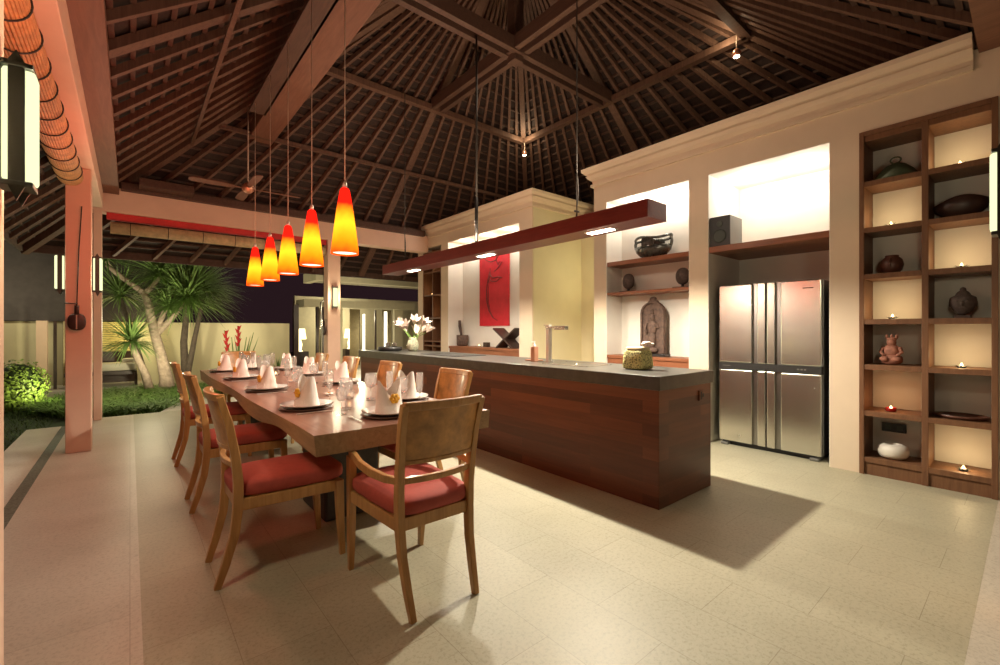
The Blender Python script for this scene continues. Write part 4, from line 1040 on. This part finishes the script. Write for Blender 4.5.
# grassy clump
g = MB(); rnd = random.Random(4)
def inclump(x, y):
    return (y > 9.15 if x < .5 else y > 9.15+(x-.5)*2.2) and ((x-.35)/1.5)**2+((y-10.9)/1.75)**2 < 1
k = 0
while k < 7500:
    x = rnd.uniform(-1.15, 1.9); y = rnd.uniform(9.0, 12.7)
    if not inclump(x, y): continue
    hh = rnd.uniform(.32, .58); a = rnd.uniform(0, 2*math.pi)
    leafblade(g, (x, y, -.12), (math.cos(a)*.5, math.sin(a)*.5, 1), hh, .022, 1.3, 3); k += 1
tag(g.build('grass_clump', M_leaf2, fixn=False), 'dense mound of arching green grass at the edge of the terrace', 'grass', None, 'stuff')
g = MB(); k = 0
while k < 6000:
    x = rnd.uniform(-4.5, -.9); y = rnd.uniform(7.6, 12.4)
    if x > -1.05 and y < 8.35: continue
    a = rnd.uniform(0, 2*math.pi); leafblade(g, (x, y, -.13), (math.cos(a)*.4, math.sin(a)*.4, 1), rnd.uniform(.05, .09), .012, .8, 2); k += 1
tag(g.build('lawn_grass', plain('lawn_blade', (.07, .12, .03), .8, var=.4), fixn=False), 'short dark lawn grass left of the terrace', 'grass', None, 'stuff')
# round bushes
def bush(c, r, n, label, mat, squash=1.05):
    t = thing('round_bush', label, 'bush', (c[0], c[1], -.125), 0)
    f = MB(); rn = random.Random(int(c[0]*100+c[1]*10))
    for k in range(n):
        d = Vector((rn.gauss(0, 1), rn.gauss(0, 1), rn.gauss(0, 1))).normalized(); q = r*rn.uniform(.75, 1.02); p = Vector((d.x*q, d.y*q, (d.z*.5+.5)*2*r*squash*q/r))
        s1 = d.orthogonal().normalized(); an = rn.uniform(0, 6.28); s1 = (s1*math.cos(an)+d.cross(s1)*math.sin(an)+d*rn.uniform(-.2, .6)).normalized(); s2 = s1.cross(d).normalized(); l_ = rn.uniform(.035, .07)
        f.add([p, p+s1*l_*.5+s2*l_*.3, p+s1*l_, p+s1*l_*.5-s2*l_*.3], [(0,1,2,3)])
    f.build('foliage', mat, t, fixn=False)
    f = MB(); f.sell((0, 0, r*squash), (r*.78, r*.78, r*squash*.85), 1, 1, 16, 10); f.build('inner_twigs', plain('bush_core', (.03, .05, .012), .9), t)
bush((-1.50, 11.25), .42, 2600, 'rounded green bush lit by a garden lamp left of the pink lit post', M_leafb)
bush((-2.15, 11.6), .38, 1400, 'darker rounded bush beside the lit bush', M_leaf)

# heliconia in planter
t = thing('heliconia_plant', 'red heliconia flowers in an orange planter beyond the table', 'plant', (2.0, 12.1, -.125)); t.scale = (1.1, 1.1, 1.12)
f = MB(); f.lathe([(.28, 0), (.38, .1), (.42, .42), (.38, .42), (.34, .2), (0, .15)], 24); f.build('planter', plain('orange_clay', (.70, .30, .16), .7), t)
f = MB()
for (dx, a, hh) in ((-.22, -.25, 1.25), (-.02, 0, 1.3), (.2, .3, 1.2), (-.12, -.1, 1.1), (.1, .15, 1.1)):
    f.tube([(dx*.4, 0, .35), (dx, 0, hh*.75), (dx+a*.25, 0, hh)], [.014, .011, .006], 6)
f.build('stem', M_leaf2, t)
for (dx, a, hh) in ((-.22, -.25, 1.22), (-.02, 0, 1.32)):
    f = MB(); f.tube([(dx, 0, hh-.40), (dx+a*.15, 0, hh+.02)], .018, 6)
    for q in range(6):
        z = hh-.40+q*.07; s3 = 1 if q % 2 else -1; f.bar((dx+a*.15*q/5, 0, z), (dx+a*.15*q/5+s3*.06, 0, z+.09), .05, .06, w1=.006, h1=.006)
    f.build('flower_bract', M_red, t)
f = MB()
for k, (dx, lean) in enumerate(((-.3, -.4), (-.1, .15), (.15, .3), (.3, .5), (.05, -.2))): leafblade(f, (dx*.5, .02*k, .38), (lean, .1, 1.6), .8, .10, .15, 5)
f.build('leaf', M_leaf, t, fixn=False)
t = thing('leafy_shrub', 'low spiky green shrub in front of the garden wall', 'plant', (2.95, 12.5, -.125)); rnd = random.Random(2)
crown((0, 0, .25), .55, 110, 1.4, rnd, t, M_leaf, 'foliage', .04)
crown((-.5, .1, .25), .4, 70, 1.4, rnd, t, M_leaf, 'foliage', .035)

# ------------------------------------------------------------------ villa beyond
vl = thing('villa', 'lit villa with pale flat canopies, glass doors and drapes beyond the terrace', 'building', (0, 0, 0))
def vb(name, x0, x1, y0, y1, z0, z1, m): f = MB(); f.box(x0, x1, y0, y1, z0, z1); return f.build(name, m, vl)
vb('canopy', 3.82, 9.5, 12.3, 12.5, 2.62, 2.88, M_villa)
vb('canopy_side', 3.82, 4.0, 12.5, 13.4, 2.62, 2.88, M_villa)
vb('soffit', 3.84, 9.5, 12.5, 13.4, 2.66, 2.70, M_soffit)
vb('lower_canopy', 4.30, 8.3, 15.0, 15.25, 2.04, 2.28, M_villa)
vb('lower_canopy_side', 4.30, 4.5, 15.25, 15.9, 2.04, 2.28, M_villa)
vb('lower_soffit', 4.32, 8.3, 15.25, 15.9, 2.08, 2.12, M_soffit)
vb('rear_wall', 4.9, 10.5, 18.3, 18.5, -.1, 2.6, M_villa)
vb('terrace_slab', 3.7, 10.5, 10.5, 18.3, -.13, -.02, M_border)
for x0, x1, y in ((3.78, 3.92, 14.2), (4.70, 4.76, 15.0), (4.88, 4.95, 15.0), (5.3, 5.65, 15.3), (7.6, 7.95, 15.3)):
    vb('column', x0, x1, y, y+.15, -.02, 2.05, M_darkw if x1-x0 < .15 else M_villa)
for x in (5.85, 6.5, 7.15): vb('door_frame', x, x+.06, 16.0, 16.06, -.02, 2.04, M_darkw)
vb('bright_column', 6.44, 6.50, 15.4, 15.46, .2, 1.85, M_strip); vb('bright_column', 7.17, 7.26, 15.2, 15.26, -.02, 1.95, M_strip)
vb('pillar', 5.75, 6.05, 16.5, 16.7, -.02, 2.04, M_villa)
for x in (4.98, 6.1, 7.35):
    f = MB(); n = 22; f.add([(x+.016*k, 15.8+.04*(k % 2), z) for z in (-.01, 2.04) for k in range(n+1)], [(k, k+1, k+n+2, k+n+1) for k in range(n)], 0, True); f.build('drape', M_curtain, vl, solid=.01)
dup(ln, (5.86, 16.49, 1.55), R(180), 'small distant lantern glowing on the villa pillar')
def tlamp(x, y, label):
    t = thing('table_lamp', label, 'lamp', (x, y, -.02), 0, 'table lamps inside the villa')
    f = MB(); f.box(-.25, .25, -.2, .2, 0, .55); f.build('table_stand', M_darkw, t)
    f = MB(); f.lathe([(.10, .55), (.10, .57), (.06, .6), (.09, .8), (.04, .98)], 16); f.build('lamp_base', M_lampw, t)
    f = MB(); f.lathe([(.22, .98), (.17, 1.35), (.15, 1.35)], 20); f.build('lamp_shade', M_lampw, t)
tlamp(4.55, 16.4, 'glowing table lamp seen left of the lantern post in the villa')
tlamp(6.75, 17.5, 'glowing table lamp behind the villa glass doors')
# outdoor shower pipe frame beside the villa
t = thing('shower_frame', 'slim metal outdoor shower post in front of the villa', 'post', (4.25, 13.2, -.13))
f = MB(); f.tube([(0, 0, 0), (0, 0, 2.2), (.1, 0, 2.3), (.3, 0, 2.28)], .03, 8); f.build('pipe', M_steel, t); f = MB(); f.lathe([(.09, 2.24), (.09, 2.26), (.02, 2.29)], 14, c=(.3, 0, 0)); f.build('shower_head', M_steel, t)

# ------------------------------------------------------------------ lights
def lamp(kind, loc, e, col, size=.1, tgt=None, ang=None, blend=.5, name='light'):
    l = bpy.data.lights.new(name, kind); l.energy = e; l.color = col
    if kind == 'AREA': l.size = size
    else: l.shadow_soft_size = size
    if kind == 'SPOT': l.spot_size = R(ang or 60); l.spot_blend = blend
    o = bpy.data.objects.new(name, l); COL.objects.link(o); o.location = loc
    if tgt is not None:
        d = Vector(tgt)-Vector(loc); o.rotation_euler = d.to_track_quat('-Z', 'Y').to_euler()
    return o
WARM = (1, .80, .56); YEL = (1, .88, .60); RED = (1, .30, .16)
for y in (2.57, 4.3, 6.1): lamp('SPOT', (3.355, y, 2.18), 440 if y < 3 else 200, (1, .90, .72), .04, (3.355, y, 0), 162, .35, 'bar_downlight')
for y in (3.1, 3.75, 4.45, 5.9): lamp('SPOT', (3.30, y, 2.38), 16, WARM, .04, (3.30, y, 5), 130, .6, 'bar_uplight')
lamp('POINT', (-.14, 2.03, 1.90), 22, YEL, .08, name='lantern_light')
lamp('POINT', (3.05, .20, 1.89), 11, YEL, .08, name='lantern_light')
lamp('POINT', (-.13, 6.5, 1.88), 9, YEL, .08, name='lantern_light')
lamp('POINT', (-.68, 6.5, 1.88), 9, YEL, .08, name='lantern_light')
lamp('POINT', (2.98, 8.33, 1.90), 10, YEL, .08, name='lantern_light')
for y in pend:
    lamp('SPOT', (PX_, y, 1.845), 12, (1, .84, .64), .06, (PX_, y, 0), 120, .7, 'pendant_downlight')
    for dx in (-.16, .16): lamp('POINT', (PX_+dx, y, 2.1), 3.2, (1, .20, .09), .05, name='pendant_glow')
lamp('POINT', (.05, 5.2, 2.1), 17, (1, .16, .10), .1, name='red_fill')  # added red fills tinting the left beam and post, no known source
lamp('POINT', (.0, 3.0, 2.15), 13, (1, .18, .12), .1, name='red_fill')
for y in (2.9, 3.4): lamp('POINT', (5.20, y, 2.92), 7, (1, .93, .80), .04, name='niche_lamp')
for y in (1.55, 2.05): lamp('POINT', (5.45, y, 2.90), 8.5, (1, .93, .80), .04, name='niche_lamp')
for y in (5.95, 6.6, 7.3): lamp('POINT', (5.18, y, 2.93), 7, (1, .92, .78), .04, name='niche_lamp')
lamp('POINT', (5.98, 4.25, 2.2), 10, (1, .96, .62), .05, name='passage_light')
lamp('SPOT', (6.0, 6.45, 4.70), 60, WARM, .05, (3.5, 5.5, 0), 110, .7, 'roof_spot_and_fill')
lamp('SPOT', (4.6, 2.2, 4.9), 45, WARM, .05, (3.2, 1.0, 0), 120, .7, 'roof_spot_and_fill')
lamp('SPOT', (4.0, 4.4, 4.85), 26, (1, .82, .62), .06, (4.2, 3.4, 0), 150, .8, 'roof_spot_and_fill')  # added central fill to brighten the floor, no fixture here
lamp('SPOT', (1.50, 7.4, 3.5), 30, WARM, .05, (1.5, 6.5, 0), 120, .7, 'roof_spot_and_fill')
lamp('SPOT', (3.3, 3.4, 2.6), 70, (1, .70, .46), .15, (3.8, 6.2, 6), 115, .9, 'roof_fill')  # added fill aimed at the far roof faces, no fixture
lamp('POINT', (5.86, 6.28, 4.93), 7, (1, .85, .55), .03, name='roof_node_light')
lamp('POINT', (5.84, 2.55, 4.96), 5, (1, .80, .5), .03, name='roof_node_light')
for y in (2.6, 5.2): lamp('POINT', (3.36, y, 2.75), 20, (1, .80, .60), .1, name='wall_wash_fill')  # added fill lights above the bar to raise the wall brightness
# garden
lamp('SPOT', (-.85, 10.6, .15), 40, (1, .95, .5), .05, (-1.5, 11.3, .5), 90, .6, 'garden_spot')
lamp('SPOT', (.4, 10.2, .55), 170, (1, .92, .6), .05, (.6, 12.2, 1.9), 110, .7, 'garden_spot')
lamp('POINT', (.3, 10.2, 1.4), 48, (1, .95, .62), .1, name='garden_lamp')
lamp('POINT', (2.3, 13.0, 1.2), 26, (1, .88, .6), .1, name='garden_lamp')
lamp('POINT', (-2.3, 12.6, 2.2), 45, (1, .88, .6), .1, name='garden_lamp')
lamp('POINT', (.1, 13.5, 1.2), 14, (1, .85, .4), .05, name='lounge_lamp')
lamp('POINT', (5.6, 13.6, .9), 45, (1, .88, .6), .1, name='villa_lamp')
lamp('POINT', (6.4, 17.2, 1.8), 80, (1, .88, .6), .1, name='villa_lamp')
lamp('POINT', (4.6, 11.2, 1.8), 40, (1, .88, .6), .1, name='villa_lamp')

wd = bpy.data.worlds.new('night_sky'); SC.world = wd; wd.use_nodes = True
wd.node_tree.nodes['Background'].inputs[0].default_value = (.017, .008, .010, 1)
wd.node_tree.nodes['Background'].inputs[1].default_value = 1.0
SC.cycles.max_bounces = 8; SC.cycles.transparent_max_bounces = 16; SC.cycles.caustics_reflective = False; SC.cycles.caustics_refractive = False
SC.cycles.sample_clamp_indirect = 4
